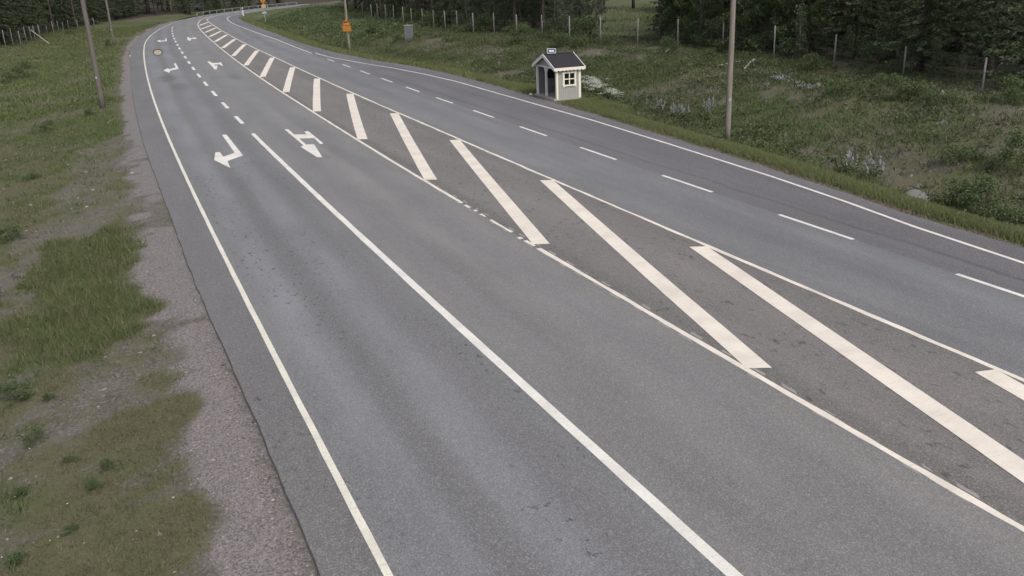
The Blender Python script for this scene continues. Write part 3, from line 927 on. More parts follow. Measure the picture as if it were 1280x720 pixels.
# guard rail on the outside of the far bend, marker post and board sign
rt = empty('guard_rail', (*at(236, float(oA(236)) - .7), 0))
tag(rt, 'pale steel guard rail along the outside of the far bend', 'guard rail')
inv = Vector(rt.location)
mb = MB()
sv_ = np.arange(212, 262, 2.0); x, y = at(sv_, oA(sv_) - .7); zz_ = zt(x, y)
for i in range(len(sv_) - 1):
    for z0, z1, off in ((.56, .63, .02), (.63, .67, -.03), (.67, .74, .02)):
        p = [Vector((x[i], y[i], zz_[i] + z0)) - inv, Vector((x[i + 1], y[i + 1], zz_[i + 1] + z0)) - inv, Vector((x[i + 1], y[i + 1], zz_[i + 1] + z1)) - inv, Vector((x[i], y[i], zz_[i] + z1)) - inv]
        mb.poly(p)
mb.build('beam', simple('rail_steel', (.17, .175, .18), .1, 3, .5), rt)
for i in range(0, len(sv_), 2):
    mb = MB(); mb.box(Vector((x[i], y[i], zz_[i] + .25)) - inv + Vector((0, .08, 0)), (.12, .1, .85)); mb.build('post', M_steel, rt)
b = px1(304.2, 20)
rt = empty('marker_post', b); tag(rt, 'slim white roadside marker post before the far guard rail', 'marker post')
h_ = height_to(b, 9.2); mb = MB(); mb.prism([(-.08, 0), (.08, 0), (.08, h_ - .12), (0, h_), (-.08, h_ - .12)], (1, 0, 0), (0, 0, 1), (0, 0, 0), (0, 1, 0), .06); mb.build('post_body', M_white, rt)
mb = MB(); mb.box((0, -.006, h_ * .75), (.14, .01, .22)); mb.build('reflector', M_black, rt)
b = px1(250, 13.2)
rt = empty('board_sign', b, .1); tag(rt, 'dim grey blue board sign against the dark forest beyond the bend', 'sign')
h_ = height_to(b, 3.2); hb = height_to(b, 9.6)
mb = MB(); mb.box((0, 0, (h_ + hb) / 2), (2.6, .05, h_ - hb)); mb.build('board', M_greyboard, rt)
for x_ in (-.9, .9): mb = MB(); mb.tube([(x_, .06, -.2), (x_, .06, h_ - .1)], .05, 8); mb.build('leg', M_steel, rt)

# ------------------------------------------------------------------ fences
def fence(posts, label, hh=None, brace=None, wires=7, mesh_v=True, up=1.75):
    B = [px1(x, y) for x, y, _ in posts]
    Hs = [min(2.6, max(1.0, height_to(b, t))) for b, (_, _, t) in zip(B, posts)]
    o0 = Vector(B[len(B) // 2]); rt = empty('wire_fence', o0)
    tag(rt, label, 'fence')
    for b, h in zip(B, Hs):
        p = Vector(b) - o0; mb = MB(); lx, ly = random.uniform(-.03, .03), random.uniform(-.03, .03)
        r = random.uniform(.045, .058)
        mb.tube([p + Vector((0, 0, -.3)), p + Vector((lx * .5, ly * .5, h * .5)), p + Vector((lx, ly, h))], [r * 1.05, r, r * .96], 8)
        mb.build('fence_post', M_post, rt, True)
    mb = MB()
    for k in range(wires):
        f = .10 + .86 * (k / (wires - 1))
        for i in range(len(B) - 1):
            a = Vector(B[i]) - o0 + Vector((0, 0, Hs[i] * f)); c = Vector(B[i + 1]) - o0 + Vector((0, 0, Hs[i + 1] * f))
            mb.tube([a, (a + c) / 2 + Vector((0, 0, -.03)), c], .006, 3, cap=False)
    for i in range(len(B) - 1):
        a, c = Vector(B[i]) - o0, Vector(B[i + 1]) - o0; n = int((c - a).length / .6)
        for j in range(1, n):
            t = j / n; p = a.lerp(c, t); h = Hs[i] + (Hs[i + 1] - Hs[i]) * t
            mb.tube([p + Vector((0, 0, .1 * h)), p + Vector((0, 0, .96 * h))], .0026, 3, cap=False)
    mb.build('wire_mesh', M_wire, rt)
    if brace:
        (x0, y0, up_), (x1, y1) = brace
        a = px1(x0, y0); h = height_to(a, up_); c = px1(x1, y1)
        mb = MB(); mb.tube([Vector(a) + Vector((0, 0, h)) - o0, Vector(c) + Vector((0, 0, .05)) - o0], .07, 8); mb.build('brace', M_log, rt)
    return B


FR = [(1335, 138, 92), (1227, 114.5, 72), (1128.5, 96, 58), (1042, 81, 43), (967, 73, 32), (903, 65.5, 26), (847, 59, 23.5), (797, 58, 23), (751, 60, 21), (712, 58, 20), (678, 45.5, 18.7), (646, 44, 18), (618, 43, 16), (592, 42, 16), (572, 39.5, 13.5),
      (557, 38, 13.5), (542.5, 36, 12.5), (529, 34, 11), (515, 32.5, 10.5), (504.5, 31, 8.5), (493, 29.5, 6.5), (483, 27.5, 6), (473, 25.5, 5.2), (465, 24.5, 5.5), (454, 22, 3)]
FRB = fence(FR, 'long wire fence on round wooden posts along the top of the right bank')
FL = [(-18, 63, 40), (-6, 62, 39), (7.5, 60, 38), (17, 58, 36), (27, 59, 38.5), (34, 54.5, 33.5), (40, 52, 33.5), (45, 52, 32), (51, 50, 30.5), (60, 45.5, 30), (67.5, 43, 26.5), (74, 40, 26), (80, 40, 27.5), (86.5, 38, 25), (98, 37.5, 25), (108, 35, 23.5), (118, 33, 22)]
FLB = fence(FL, 'wire fence on thin leaning posts before the dark left forest', brace=((41.5, 52, 37.5), (61.5, 55)))


def stick(p0, p1, r, label, nm='fallen_branch', cat='branch', lift=.06):
    a, c = Vector(px1(*p0)), Vector(px1(*p1)); o0 = (a + c) / 2
    rt = MB(); n = 6
    rt.tube([a.lerp(c, t / n) + Vector((random.uniform(-.03, .03), random.uniform(-.03, .03), lift + .05 * math.sin(3 * t / n))) - o0 for t in range(n + 1)], [r * (1 - .5 * t / n) for t in range(n + 1)], 7)
    q = (c - a).normalized(); s_ = a.lerp(c, .6) - o0
    rt.tube([s_ + Vector((0, 0, lift)), s_ + Vector((q.y * .3, -q.x * .3, lift + .2))], [r * .5, r * .2], 5)
    o = rt.build(nm, M_log, smooth=True, loc=o0); tag(o, label, cat)
    return o


stick((930, 88), (944.5, 73.5), .06, 'bleached broken branch lying just right of the tall pole')
stick((831, 67), (853, 52.5), .06, 'grey fallen branch leaning against the bank left of the tall pole')
stick((897, 84), (930, 77.5), .05, 'thin grey branch lying on the bank behind the tall pole')
stick((563.5, 31), (570.5, 20), .06, 'pale leaning stick behind the middle fence posts')
stick((134, 155), (141, 150), .02, 'small pale dry twig on the gravel verge beside the left pole', 'twig', 'twig', .02)


def rock(px_, py_, w, h, label, seed=0):
    b = px1(px_, py_); bm = bmesh.new(); bmesh.ops.create_icosphere(bm, subdivisions=3, radius=1)
    for v in bm.verts:
        f = 1 + .45 * (fbm(np.array([v.co.x * 1.2 + seed]), np.array([v.co.y * 1.2 + v.co.z * 2.1]), 1.0, seed, 3)[0] - .5)
        v.co = Vector((v.co.x * w * .5 * f, v.co.y * w * .38 * f, v.co.z * h * .55 * f + h * .22))
    me = bpy.data.meshes.new('rock'); bm.to_mesh(me); bm.free(); me.materials.append(M_stone)
    me.polygons.foreach_set('use_smooth', [False] * len(me.polygons))
    o = link('rock', me); o.location = b; o.rotation_euler = (0, 0, seed * 1.3)
    return tag(o, label, 'rock')


rock(1142, 249, .95, .42, 'flat pale boulder in the weeds at the foot of the right bank', 3)
rock(1153, 252, .5, .25, 'smaller stone lying beside the flat pale boulder', 5)
rock(663.5, 118.5, .22, .12, 'small white stone at the left front corner of the shelter', 7)
rock(163, 70.5, .3, .16, 'small white stone on the left road edge in the distance', 8)
rock(132.5, 134, .22, .14, 'small pale stone at the foot of the nearer left pole', 9)
rock(855, 139, .28, .2, 'small pale stone halfway along the bank left of the tall pole', 12)
for o in bpy.data.objects:
    if o.name.startswith('rock') and 'white' in o.get('label', ''):
        o.data.materials[0] = simple('white_stone', (.55, .54, .52), .15, 5)
# ------------------------------------------------------------------ vegetation meshes
def tri_spray(P, D, Ln, Wd, up=None):
    """one thin triangle per row: root P, direction D, length Ln, width Wd"""
    n = len(P)
    D = D / (np.linalg.norm(D, axis=1, keepdims=True) + 1e-9)
    r = rng.normal(size=(n, 3)); sd = np.cross(D, r); sd /= (np.linalg.norm(sd, axis=1, keepdims=True) + 1e-9)
    Ln = np.broadcast_to(Ln, n)[:, None]; Wd = np.broadcast_to(Wd, n)[:, None]
    return np.stack([P - sd * Wd / 2, P + sd * Wd / 2, P + D * Ln], 1).reshape(-1, 3)


def leaf_quads(P, Dn, L, W):
    """one diamond leaf per row around P, facing Dn"""
    n = len(P)
    Dn = Dn / (np.linalg.norm(Dn, axis=1, keepdims=True) + 1e-9)
    a = np.cross(Dn, rng.normal(size=(n, 3))); a /= (np.linalg.norm(a, axis=1, keepdims=True) + 1e-9)
    b = np.cross(Dn, a); L = np.broadcast_to(L, n)[:, None]; W = np.broadcast_to(W, n)[:, None]
    return np.stack([P - a * L / 2, P + b * W / 2 - a * L * .05, P + a * L / 2, P - b * W / 2 - a * L * .05], 1).reshape(-1, 3)


def spruce_crown(H, zlo, Rmax, seed, dens=1.0, mat=None, sprayL=.42, droop=.34, gap=.12):
    r = np.random.default_rng(seed); P, D, Ln, T = [], [], [], []
    z = zlo
    while z < H - .3:
        f = (z - zlo) / (H - zlo)
        nb = int(r.integers(6, 9))
        for b in range(nb):
            if r.random() < gap: continue
            az = r.random() * 6.283; L = Rmax * (1 - f) ** .8 * r.uniform(.6, 1.12) * (.55 + .45 * min(1, (z - zlo + 1.2) / 2.2)) + .2
            n = max(3, int(L * 5.2 * dens)); t = (np.arange(n) + r.random(n)) / n
            zz = z + r.uniform(-.18, .18) - droop * L * t ** 1.3 + .20 * L * t ** 3
            bx, by = math.cos(az), math.sin(az)
            for rep in range(4):
                side = r.choice([-1, 1], n) * r.uniform(.3, 1.1, n)
                P.append(np.stack([bx * L * t, by * L * t, zz + r.uniform(-.04, .04, n)], 1))
                D.append(np.stack([bx * .8 - by * side, by * .8 + bx * side, r.uniform(-.75, .12, n)], 1))
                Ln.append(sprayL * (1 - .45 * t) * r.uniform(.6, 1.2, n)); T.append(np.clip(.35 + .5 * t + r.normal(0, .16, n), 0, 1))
        z += r.uniform(.26, .46) / (dens ** .3)
    P, D, Ln, T = map(np.concatenate, (P, D, Ln, T))
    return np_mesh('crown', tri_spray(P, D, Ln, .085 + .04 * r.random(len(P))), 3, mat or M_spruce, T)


def trunk_mesh(H, r0, seed, mat, dead=6, lean=.0, zd=(1.0, 6.0)):
    r = random.Random(seed); mb = MB(); n = 9
    pts = [(lean * k / n + r.uniform(-.04, .04), r.uniform(-.04, .04), -.3 * (k == 0) + H * k / n) for k in range(n + 1)]
    mb.tube(pts, [r0 * (1 - .92 * (k / n)) * (1.25 if k == 0 else 1) for k in range(n + 1)], 9)
    for k in range(dead):
        z = r.uniform(*zd); a = r.uniform(0, 6.28); L = r.uniform(.4, 1.2)
        mb.tube([(0, 0, z), (math.cos(a) * L * .6, math.sin(a) * L * .6, z - .05), (math.cos(a) * L, math.sin(a) * L, z + r.uniform(-.25, .1))], [.025, .017, .006], 4, cap=False)
    return mb.mesh('trunk', mat, True)


def pine_crown(H, zlo, Rmax, seed, mat, tuft=.26):
    r = np.random.default_rng(seed); P, D, Ln, T = [], [], [], []
    z = zlo
    while z < H:
        f = (z - zlo) / (H - zlo)
        for b in range(int(r.integers(4, 7))):
            az = r.random() * 6.283; L = Rmax * (1 - f * .8) * r.uniform(.5, 1.1) + .15
            n = max(3, int(L * 5)); t = np.sqrt((np.arange(n) + r.random(n)) / n)
            bx, by = math.cos(az), math.sin(az)
            for i in range(n):
                c = np.array([bx * L * t[i], by * L * t[i], z + .28 * L * t[i] + r.uniform(-.1, .1)]) + r.normal(0, .09, 3)
                q = 16
                d = r.normal(size=(q, 3)) + np.array([bx * .5, by * .5, .6])
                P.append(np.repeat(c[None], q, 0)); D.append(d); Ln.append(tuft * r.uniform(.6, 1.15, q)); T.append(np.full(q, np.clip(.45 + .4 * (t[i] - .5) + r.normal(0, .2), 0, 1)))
        z += r.uniform(.30, .5)
    P, D, Ln, T = map(np.concatenate, (P, D, Ln, T))
    return np_mesh('crown', tri_spray(P, D, Ln, .045), 3, mat, T)


def leafy_crown(seed, clusters, nleaf, size, mat, rad, L=.11):
    """leaf clumps scattered through an uneven volume: clusters = [(x, y, z, r)]"""
    r = np.random.default_rng(seed); P, T = [], []
    for (x, y, z, q) in clusters:
        n = max(4, int(nleaf * q * q / rad / rad)); d = r.normal(size=(n, 3)); d /= np.linalg.norm(d, axis=1, keepdims=True)
        rr = q * r.random(n) ** .45
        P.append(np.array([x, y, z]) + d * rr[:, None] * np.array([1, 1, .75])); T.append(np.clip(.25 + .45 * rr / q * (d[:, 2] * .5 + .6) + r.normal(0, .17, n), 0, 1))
    P = np.concatenate(P); T = np.concatenate(T)
    nrm = r.normal(size=(len(P), 3)) * .7 + np.array([0, 0, .8])
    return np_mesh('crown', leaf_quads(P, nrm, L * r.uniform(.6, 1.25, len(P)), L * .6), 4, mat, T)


def branchy_trunk(seed, H, r0, clusters, mat):
    r = random.Random(seed); mb = MB()
    mb.tube([(0, 0, -.2), (r.uniform(-.1, .1), r.uniform(-.1, .1), H * .5), (r.uniform(-.2, .2), r.uniform(-.2, .2), H)], [r0, r0 * .7, r0 * .2], 7)
    for (x, y, z, q) in clusters:
        z0 = max(.1, z * .55); mb.tube([(0, 0, z0), (x * .5, y * .5, (z0 + z) / 2 + .1), (x, y, z)], [r0 * .45, r0 * .25, .008], 5, cap=False)
    return mb.mesh('trunk', mat, True)


def gen_clusters(seed, H, R_, n, z0, prof=lambda f: 1.0, q=(.4, .75)):
    r = random.Random(seed); o = []
    for k in range(n):
        f = (k + r.random()) / n; z = z0 + (H - z0) * f; a = r.uniform(0, 6.28); d = R_ * prof(f) * r.uniform(.3, 1.0)
        o.append((math.cos(a) * d, math.sin(a) * d, z, r.uniform(*q)))
    return o


KIND = {}
KIND['spruce_tree'] = [(spruce_crown(h, zl, rm, sd, 1.0), trunk_mesh(h, .17, sd, M_bark, 5)) for h, zl, rm, sd in ((13, .5, 2.5, 1), (15, .9, 2.7, 2), (11, .3, 2.2, 3), (14, .7, 2.9, 4), (12, 1.3, 2.4, 5))]
KIND['forest_spruce'] = [(spruce_crown(h, zl, rm, sd, .75, sprayL=.5), trunk_mesh(h, .16, sd, M_bark, 14)) for h, zl, rm, sd in ((16, 2.2, 2.3, 11), (17, 3.4, 2.4, 12), (15, 1.4, 2.5, 13))]
KIND['tall_pine'] = [(pine_crown(16, zl, 2.2, sd, M_pine, .34), trunk_mesh(17, .15, sd, M_pbark, 10, zd=(1.5, 7))) for zl, sd in ((8.0, 21), (6.6, 22), (9.0, 23))]
KIND['young_pine'] = [(pine_crown(h, zl, rm, sd, M_pine), trunk_mesh(h + .2, .085, sd, M_pbark, 3, zd=(.5, 1.5))) for h, zl, rm, sd in ((5.6, .7, 1.5, 31), (6.8, .9, 1.7, 32), (4.8, .5, 1.3, 33))]
_c = [gen_clusters(s, h, rr, n, z0, pr) for s, h, rr, n, z0, pr in ((41, 7.5, 1.9, 62, .8, lambda f: .75 + .5 * math.sin(3 * f)), (42, 8.5, 2.1, 70, .6, lambda f: .8 + .4 * math.sin(3 * f)), (43, 6.5, 1.7, 50, .4, lambda f: .9 + .2 * math.sin(3 * f)))]
KIND['leafy_tree'] = [(leafy_crown(50 + i, c, 150, 1, M_leaf, .6, .20), branchy_trunk(50 + i, 7, .085, c[::2], M_birch if i == 1 else M_pbark)) for i, c in enumerate(_c)]
_c = [gen_clusters(s, h, rr, n, .25, lambda f: 1.1 - .5 * f, (.22, .42)) for s, h, rr, n in ((61, 1.0, .8, 22), (62, 1.3, .9, 26), (63, .8, 1.0, 24))]
KIND['shrub'] = [(leafy_crown(60 + i, c, 60, 1, M_leaf, .34, .10), branchy_trunk(60 + i, .8, .03, c[::3], M_pbark)) for i, c in enumerate(_c)]
_c = [gen_clusters(s, h, rr, n, .3, lambda f: .8 - .5 * f, (.16, .32)) for s, h, rr, n in ((71, 2.6, .45, 20), (72, 2.1, .5, 18))]
KIND['sapling'] = [(leafy_crown(70 + i, c, 34, 1, M_pale_leaf, .26, .11), branchy_trunk(70 + i, 2.3, .03, c[::2], M_pbark)) for i, c in enumerate(_c)]


def plant(kind, x, y, label, cat='tree', group=None, sc=None, var=None, dz=0.0):
    ms = KIND[kind]; cr, tr = ms[random.randrange(len(ms)) if var is None else var]
    rt = empty(kind, (x, y, zt1(x, y) + dz), random.uniform(0, 6.28))
    q = sc or random.uniform(.85, 1.15); rt.scale = (q, q, q * random.uniform(.95, 1.06))
    tag(rt, label, cat, group); link('trunk', tr, rt); link('crown', cr, rt)
    return rt


# ------------------------------------------------------------------ the right forest
FP = np.array([b[:2] for b in FRB])
seg = np.diff(FP, axis=0); cum = np.concatenate([[0], np.cumsum(np.hypot(*seg.T))])


def along(t, d):
    """point at distance t along the right fence and d behind it"""
    x, y = np.interp(t, cum, FP[:, 0]), np.interp(t, cum, FP[:, 1])
    a, b = max(0, t - 6), min(cum[-1], t + 6)
    vx = np.interp(b, cum, FP[:, 0]) - np.interp(a, cum, FP[:, 0]); vy = np.interp(b, cum, FP[:, 1]) - np.interp(a, cum, FP[:, 1])
    n = math.hypot(vx, vy); return float(x + vy / n * d), float(y - vx / n * d)


ext = cum[-1] + 34
placed = []
cnt = {}


def far_enough(x, y, d):
    return all((x - a) ** 2 + (y - b) ** 2 > d * d for a, b in placed)


G_R = 'trees of the forest behind the right fence'
for ri, (d0, sp) in enumerate(((2.6, 3.6), (6.0, 3.7), (9.6, 4.0), (14, 4.6), (19.5, 5.4), (26, 6.5))):
    t = -12.0 + ri * 1.3
    while t < ext:
        tt = t + random.uniform(-1.1, 1.1); d = d0 + random.uniform(-1.2, 1.2)
        t += sp
        if tt > cum[-1]:
            e = FP[-1] - FP[-4]; e /= np.hypot(*e); x, y = FP[-1] + e * (tt - cum[-1]) + np.array([e[1], -e[0]]) * d
            x, y = float(x), float(y)
        elif tt < 0:
            e = FP[0] - FP[3]; e /= np.hypot(*e); x, y = FP[0] + e * (-tt) + np.array([-e[1], e[0]]) * d
            x, y = float(x), float(y)
        else: x, y = along(tt, d)
        u, v = proj((x, y, zt1(x, y)))
        if 760 < u < 838 and d < 24: continue       # the grassy clearing
        if 680 < u < 775 and ri == 0: continue      # room for the young pines
        if 838 < u < 1015 and ri == 0: continue     # and for the leafy trees
        if u > 1290 + 60 or u < 335 or not far_enough(x, y, 2.2): continue
        placed.append((x, y))
        if u > 1000: kind = 'spruce_tree' if ri < 3 else random.choice(['spruce_tree', 'forest_spruce'])
        elif u > 838: kind = random.choice(['spruce_tree', 'spruce_tree', 'leafy_tree'])
        elif u > 560: kind = random.choice(['spruce_tree', 'forest_spruce', 'forest_spruce', 'young_pine'])
        else: kind = random.choice(['forest_spruce', 'spruce_tree', 'tall_pine', 'tall_pine'])
        nm = {'spruce_tree': 'low branched dark spruce', 'forest_spruce': 'slender dark spruce with bare lower trunk', 'tall_pine': 'tall pine with bare reddish trunk', 'leafy_tree': 'leafy green tree', 'young_pine': 'bushy young pine'}[kind]
        if ri == 0:
            cnt[kind] = cnt.get(kind, 0) + 1
            lab = '%s close behind the right fence, %s from the right' % (nm, ORD[min(19, cnt[kind] - 1)])
        else:
            lab = '%s deep in the forest behind the right fence' % nm
        plant(kind, x, y, lab, 'tree', G_R if ri else 'front trees behind the right fence')
g = 'young pines behind the fence near the clearing'
for (a, b_, sc, lab, vv) in ((694, 49, .9, 'bushy young pine furthest from the clearing, left of the roof line', 0), (716, 52, 1.0, 'bushy young pine in the middle of the trio above the shelter', 1), (744, 54, .95, 'bushy young pine at the left edge of the grassy clearing', 2), (676, 36, 1.0, 'bushy young pine beside the pale bare trunk', 0), (826, 50, .8, 'young pine at the right edge of the grassy clearing', 2)):
    p = px1(a, b_); plant('young_pine', p[0], p[1], lab, 'tree', g, sc, vv)
g = 'leafy trees behind the fence right of the clearing'
for (a, b_, sc, lab, vv) in ((850, 56, .95, 'grey green leafy tree just right of the clearing', 0), (875, 60, .85, 'leafy tree with a pale thin trunk left of the tall pole', 1), (930, 64, 1.0, 'dense leafy tree directly right of the tall pole', 1), (958, 67, .8, 'leafy tree between the tall pole and the next fence post', 2), (990, 70, .9, 'leafy tree with glossy leaves behind the fence post', 0), (1018, 74, .62, 'small leafy tree at the edge of the spruces', 2)):
    p = px1(a, b_ - 4); plant('leafy_tree', p[0], p[1], lab, 'tree', g, sc, vv)
for (a, b_, sc, lab, vv) in ((997, 74, 1.15, 'tall pale sapling right of the fence post by the leafy trees', 0), (1166, 98, .9, 'pale leaved sapling inside the fence under the dark spruces', 1), (1060, 78, .8, 'thin pale sapling behind the wire between two posts', 0), (1262, 108, .6, 'pale sapling right of the last post near the right edge', 1), (1200, 106, .55, 'short pale sapling just left of the rightmost post', 0)):
    p = px1(a, b_); plant('sapling', p[0], p[1], lab, 'sapling', 'saplings along the right fence', sc, vv)
for (a, b_, sc, lab, vv) in ((1012, 90, .9, 'dark green shrub in front of the fence below the tall sapling', 0), (1045, 120, .8, 'low green shrub in the middle of the bank', 2), (1125, 124, .8, 'wide green shrub on the bank under the fence', 1), (1150, 130, .85, 'dense green shrub right of the wide shrub', 0), (1180, 131, .7, 'low green shrub at the right end of the shrub band', 2), (1100, 118, .65, 'green shrub at the left end of the shrub band', 1),
                              (1200, 205, .75, 'small dark shrub among weeds on the lower bank', 2), (1272, 212, .9, 'dark shrub at the right edge of the picture', 1), (1195, 258, .8, 'leafy shrub near the verge at lower right', 0), (1230, 270, .85, 'rightmost leafy shrub close to the verge', 1), (1262, 282, .7, 'leafy shrub cut by the right edge above the verge', 2),
                              (497, 51, .7, 'green shrub beside the grey cabinet', 0), (463, 46, 1.2, 'bright green shrub on the bank right of the warning sign', 1), (652, 54, 1.1, 'dark shrub behind the shelter roof', 1), (700, 60, 1.1, 'grey green shrub under the young pines', 0), (726, 60, 1.0, 'leafy shrub at the foot of the young pines', 2), (755, 60, .8, 'shrub at the base of the post by the clearing', 0), (836, 68, .8, 'shrub right of the clearing by the fallen branch', 1), (572, 42, .9, 'shrub at the foot of the middle fence posts', 2), (885, 78, .8, 'shrub behind the tall pole at the fence', 0),
                              (1268, 130, .8, 'shrub below the fence at the far right', 1)):
    p = px1(a, b_); plant('shrub', p[0], p[1], lab, 'shrub', 'shrubs on the right bank', sc, vv)

g = 'leafy bushes growing along the back of the right fence'
k_ = 0
for t in np.arange(8, 96, 3.1):
    x, y = along(float(t) + random.uniform(-1, 1), random.uniform(.5, 2.2)); u, v = proj((x, y, zt1(x, y)))
    if 765 < u < 835 or u > 1120: continue
    plant('shrub', x, y, '%s leafy bush along the back of the right fence, counted from the right' % ORD[min(k_, 19)], 'shrub', g, random.uniform(1.0, 1.7)); k_ += 1

# ------------------------------------------------------------------ the left forest and the forest beyond the bend
LP = np.array([b[:2] for b in FLB])
G_L = 'trees of the forest behind the left fence'
nl = 0
cs = np.concatenate([[0], np.cumsum(np.hypot(*np.diff(LP, axis=0).T))])
for ri, (d0, sp) in enumerate(((2.2, 3.2), (5.5, 3.6), (9.5, 4.0), (14.5, 4.6), (21, 6))):
    t = -16.0
    while t < cs[-1] + 44:
        tt = t + random.uniform(-1, 1); d = d0 + random.uniform(-1, 1); t += sp
        if 0 <= tt <= cs[-1]:
            x, y = np.interp(tt, cs, LP[:, 0]), np.interp(tt, cs, LP[:, 1]); e = LP[min(len(LP) - 1, np.searchsorted(cs, tt) + 2)] - LP[max(0, np.searchsorted(cs, tt) - 3)]
        elif tt < 0: e = LP[4] - LP[0]; x, y = LP[0] + e / np.hypot(*e) * tt
        else: e = LP[-1] - LP[-5]; x, y = LP[-1] + e / np.hypot(*e) * (tt - cs[-1])
        e = e / np.hypot(*e); x, y = float(x - e[1] * d), float(y + e[0] * d)
        s_, o_ = so(x, y)
        if o_[0] > float(oA(s_[0])) - 4 or not far_enough(x, y, 2.1): continue
        u, v = proj((x, y, zt1(x, y)))
        if u < -55: continue
        placed.append((x, y)); nl += 1
        kind = random.choice(['spruce_tree', 'spruce_tree', 'spruce_tree', 'forest_spruce', 'forest_spruce', 'forest_spruce', 'tall_pine'] if ri < 2 else ['forest_spruce', 'spruce_tree'])
        nm = {'spruce_tree': 'low branched dark spruce', 'forest_spruce': 'slender dark spruce with bare lower trunk', 'tall_pine': 'tall pine with bare reddish trunk'}[kind]
        plant(kind, x, y, '%s in the dark forest behind the left fence' % nm, 'tree', G_L)
G_F = 'trees closing the view beyond the far bend'
for s0, sp in ((236, 3.6), (243, 4.0), (251, 4.4), (260, 5), (271, 6)):
    o_ = -30.0
    while o_ < 70:
        s_ = s0 + random.uniform(-2, 2) + .12 * abs(o_) ; q = o_ + random.uniform(-1.2, 1.2); o_ += sp
        if s0 < 262 and float(oA(min(s_, 262))) - 3.2 < q < float(oF(min(s_, 262))) + 4: continue
        x, y = map(float, at(s_, q))
        u, v = proj((x, y, zt1(x, y)))
        if u > 350 or not far_enough(x, y, 2.3): continue
        placed.append((x, y)); kind = random.choice(['forest_spruce', 'spruce_tree', 'spruce_tree', 'spruce_tree', 'tall_pine'])
        nm = {'spruce_tree': 'low branched dark spruce', 'forest_spruce': 'slender dark spruce with bare lower trunk', 'tall_pine': 'tall pine with bare reddish trunk'}[kind]
        plant(kind, x, y, '%s beyond the guard rail of the far bend' % nm, 'tree', G_F)
p = px1(668, 34)
b = MB(); o = plant('tall_pine', p[0], p[1], 'tall pine with a pale thick trunk seen above the shelter', 'tree', None, 1.5, 0)

# ------------------------------------------------------------------ ground cover
def scatter(n, s0, s1, side, e0, e1, want, seed):
    """random ground points in a strip beside the road, kept by the cover weights"""
    r = np.random.default_rng(seed)
    s = r.uniform(s0, s1, n); e = r.uniform(e0, e1, n)
    o = oA(s) - e if side < 0 else oF(s) + e
    x, y = at(s, o)
    x = np.asarray(x); y = np.asarray(y)
    w = want(cover(x, y, s, o), x, y, s, e)
    k = r.random(n) < w
    u, v = proj_arr(x, y)
    k &= (u > -90) & (u < 1370) & (v < 800)
    if side > 0: k &= ~((s > 47.4) & (s < 52.2) & (e < 2.9))
    s, o, x, y, e = s[k], o[k], x[k], y[k], e[k]
    return np.stack([x, y, zt_so(s, o, x, y) - .01], 1), e, s


def proj_arr(x, y):
    q = np.stack([x, y, np.zeros_like(x)], 1) - CP
    z = q @ _fw; z = np.where(z < .5, .5, z)
    return 640 + F_PX * (q @ CR) / z, 360 - F_PX * (q @ CU) / z


def grass(name, P, h, w, mat, label, cat, lean=.45, per=3, spread=.06, seed=1, tone=(.5, .2)):
    r = np.random.default_rng(seed); n = len(P)
    Q = np.repeat(P, per, 0) + np.concatenate([r.normal(0, spread, (n * per, 2)), np.zeros((n * per, 1))], 1)
    D = np.concatenate([r.normal(0, lean, (n * per, 2)), np.ones((n * per, 1))], 1)
    hh = np.repeat(np.broadcast_to(h, n), per) * r.uniform(.45, 1.2, n * per); ww = np.repeat(np.broadcast_to(w, n), per)
    t = np.clip(np.repeat(r.normal(*tone, n), per) + r.normal(0, .1, n * per), 0, 1)
    o = link(name, np_mesh(name, tri_spray(Q, D, hh, ww), 3, mat, t))
    return tag(o, label, cat, kind='stuff')


def clumps(name, P, rad, hgt, per, L, mat, label, cat, seed=1, tone=.45, flat=.8):
    r = np.random.default_rng(seed); n = len(P); N = n * per
    k = np.repeat(r.uniform(.5, 1.3, n), per)
    C = np.repeat(P, per, 0) + np.stack([r.normal(0, rad, N) * k, r.normal(0, rad, N) * k, np.abs(r.normal(0, hgt, N)) * k + .02], 1)
    t = np.clip(np.repeat(r.normal(tone, .2, n), per) + r.normal(0, .12, N), 0, 1)
    nr = r.normal(size=(N, 3)) * .7 + np.array([0, 0, flat])
    o = link(name, np_mesh(name, leaf_quads(C, nr, L * r.uniform(.5, 1.3, N), L * .5), 4, mat, t))
    return tag(o, label, cat, kind='stuff')


# left side
P, e, s = scatter(60000, 8, 34, -1, .9, 12, lambda c, x, y, s, e: np.clip(c[1] * 1.5 - .55, 0, 1), 1)
grass('tall_grass', P, .25, .015, M_grass, 'lush green grass growing beside the gravel on the near left', 'grass', .55, 4, .08, 1, (.45, .28))
grass('grass_stalks', P[::5], .42, .008, M_dry, 'thin pale seed stalks standing in the near left grass', 'grass', .35, 2, .08, 21, (.7, .2))
P, e, s = scatter(90000, 8, 60, -1, .7, 14, lambda c, x, y, s, e: np.clip(2.4 * (fbm(x, y, .8, 91, 4) - .47) + .6 * c[1], 0, 1) * (1 - .9 * c[0]) * np.clip(1.2 - s / 70, .3, 1), 31)
grass('thin_grass', P, .13, .013, M_grass, 'thin short grass growing through the soil of the left verge', 'grass', .7, 4, .08, 31, (.5, .26))
P, e, s = scatter(120000, 6, 30, -1, .9, 11, lambda c, x, y, s, e: np.clip(c[2] * 1.3 - .35, 0, 1) * (1 - np.clip(c[1], 0, 1)) * np.clip(26 / (s + 4) - .3, .25, 1), 2)
grass('moss_and_short_grass', P, .075, .012, M_moss, 'short olive moss and thin grass on the near left verge', 'grass', .8, 4, .05, 2, (.45, .24))
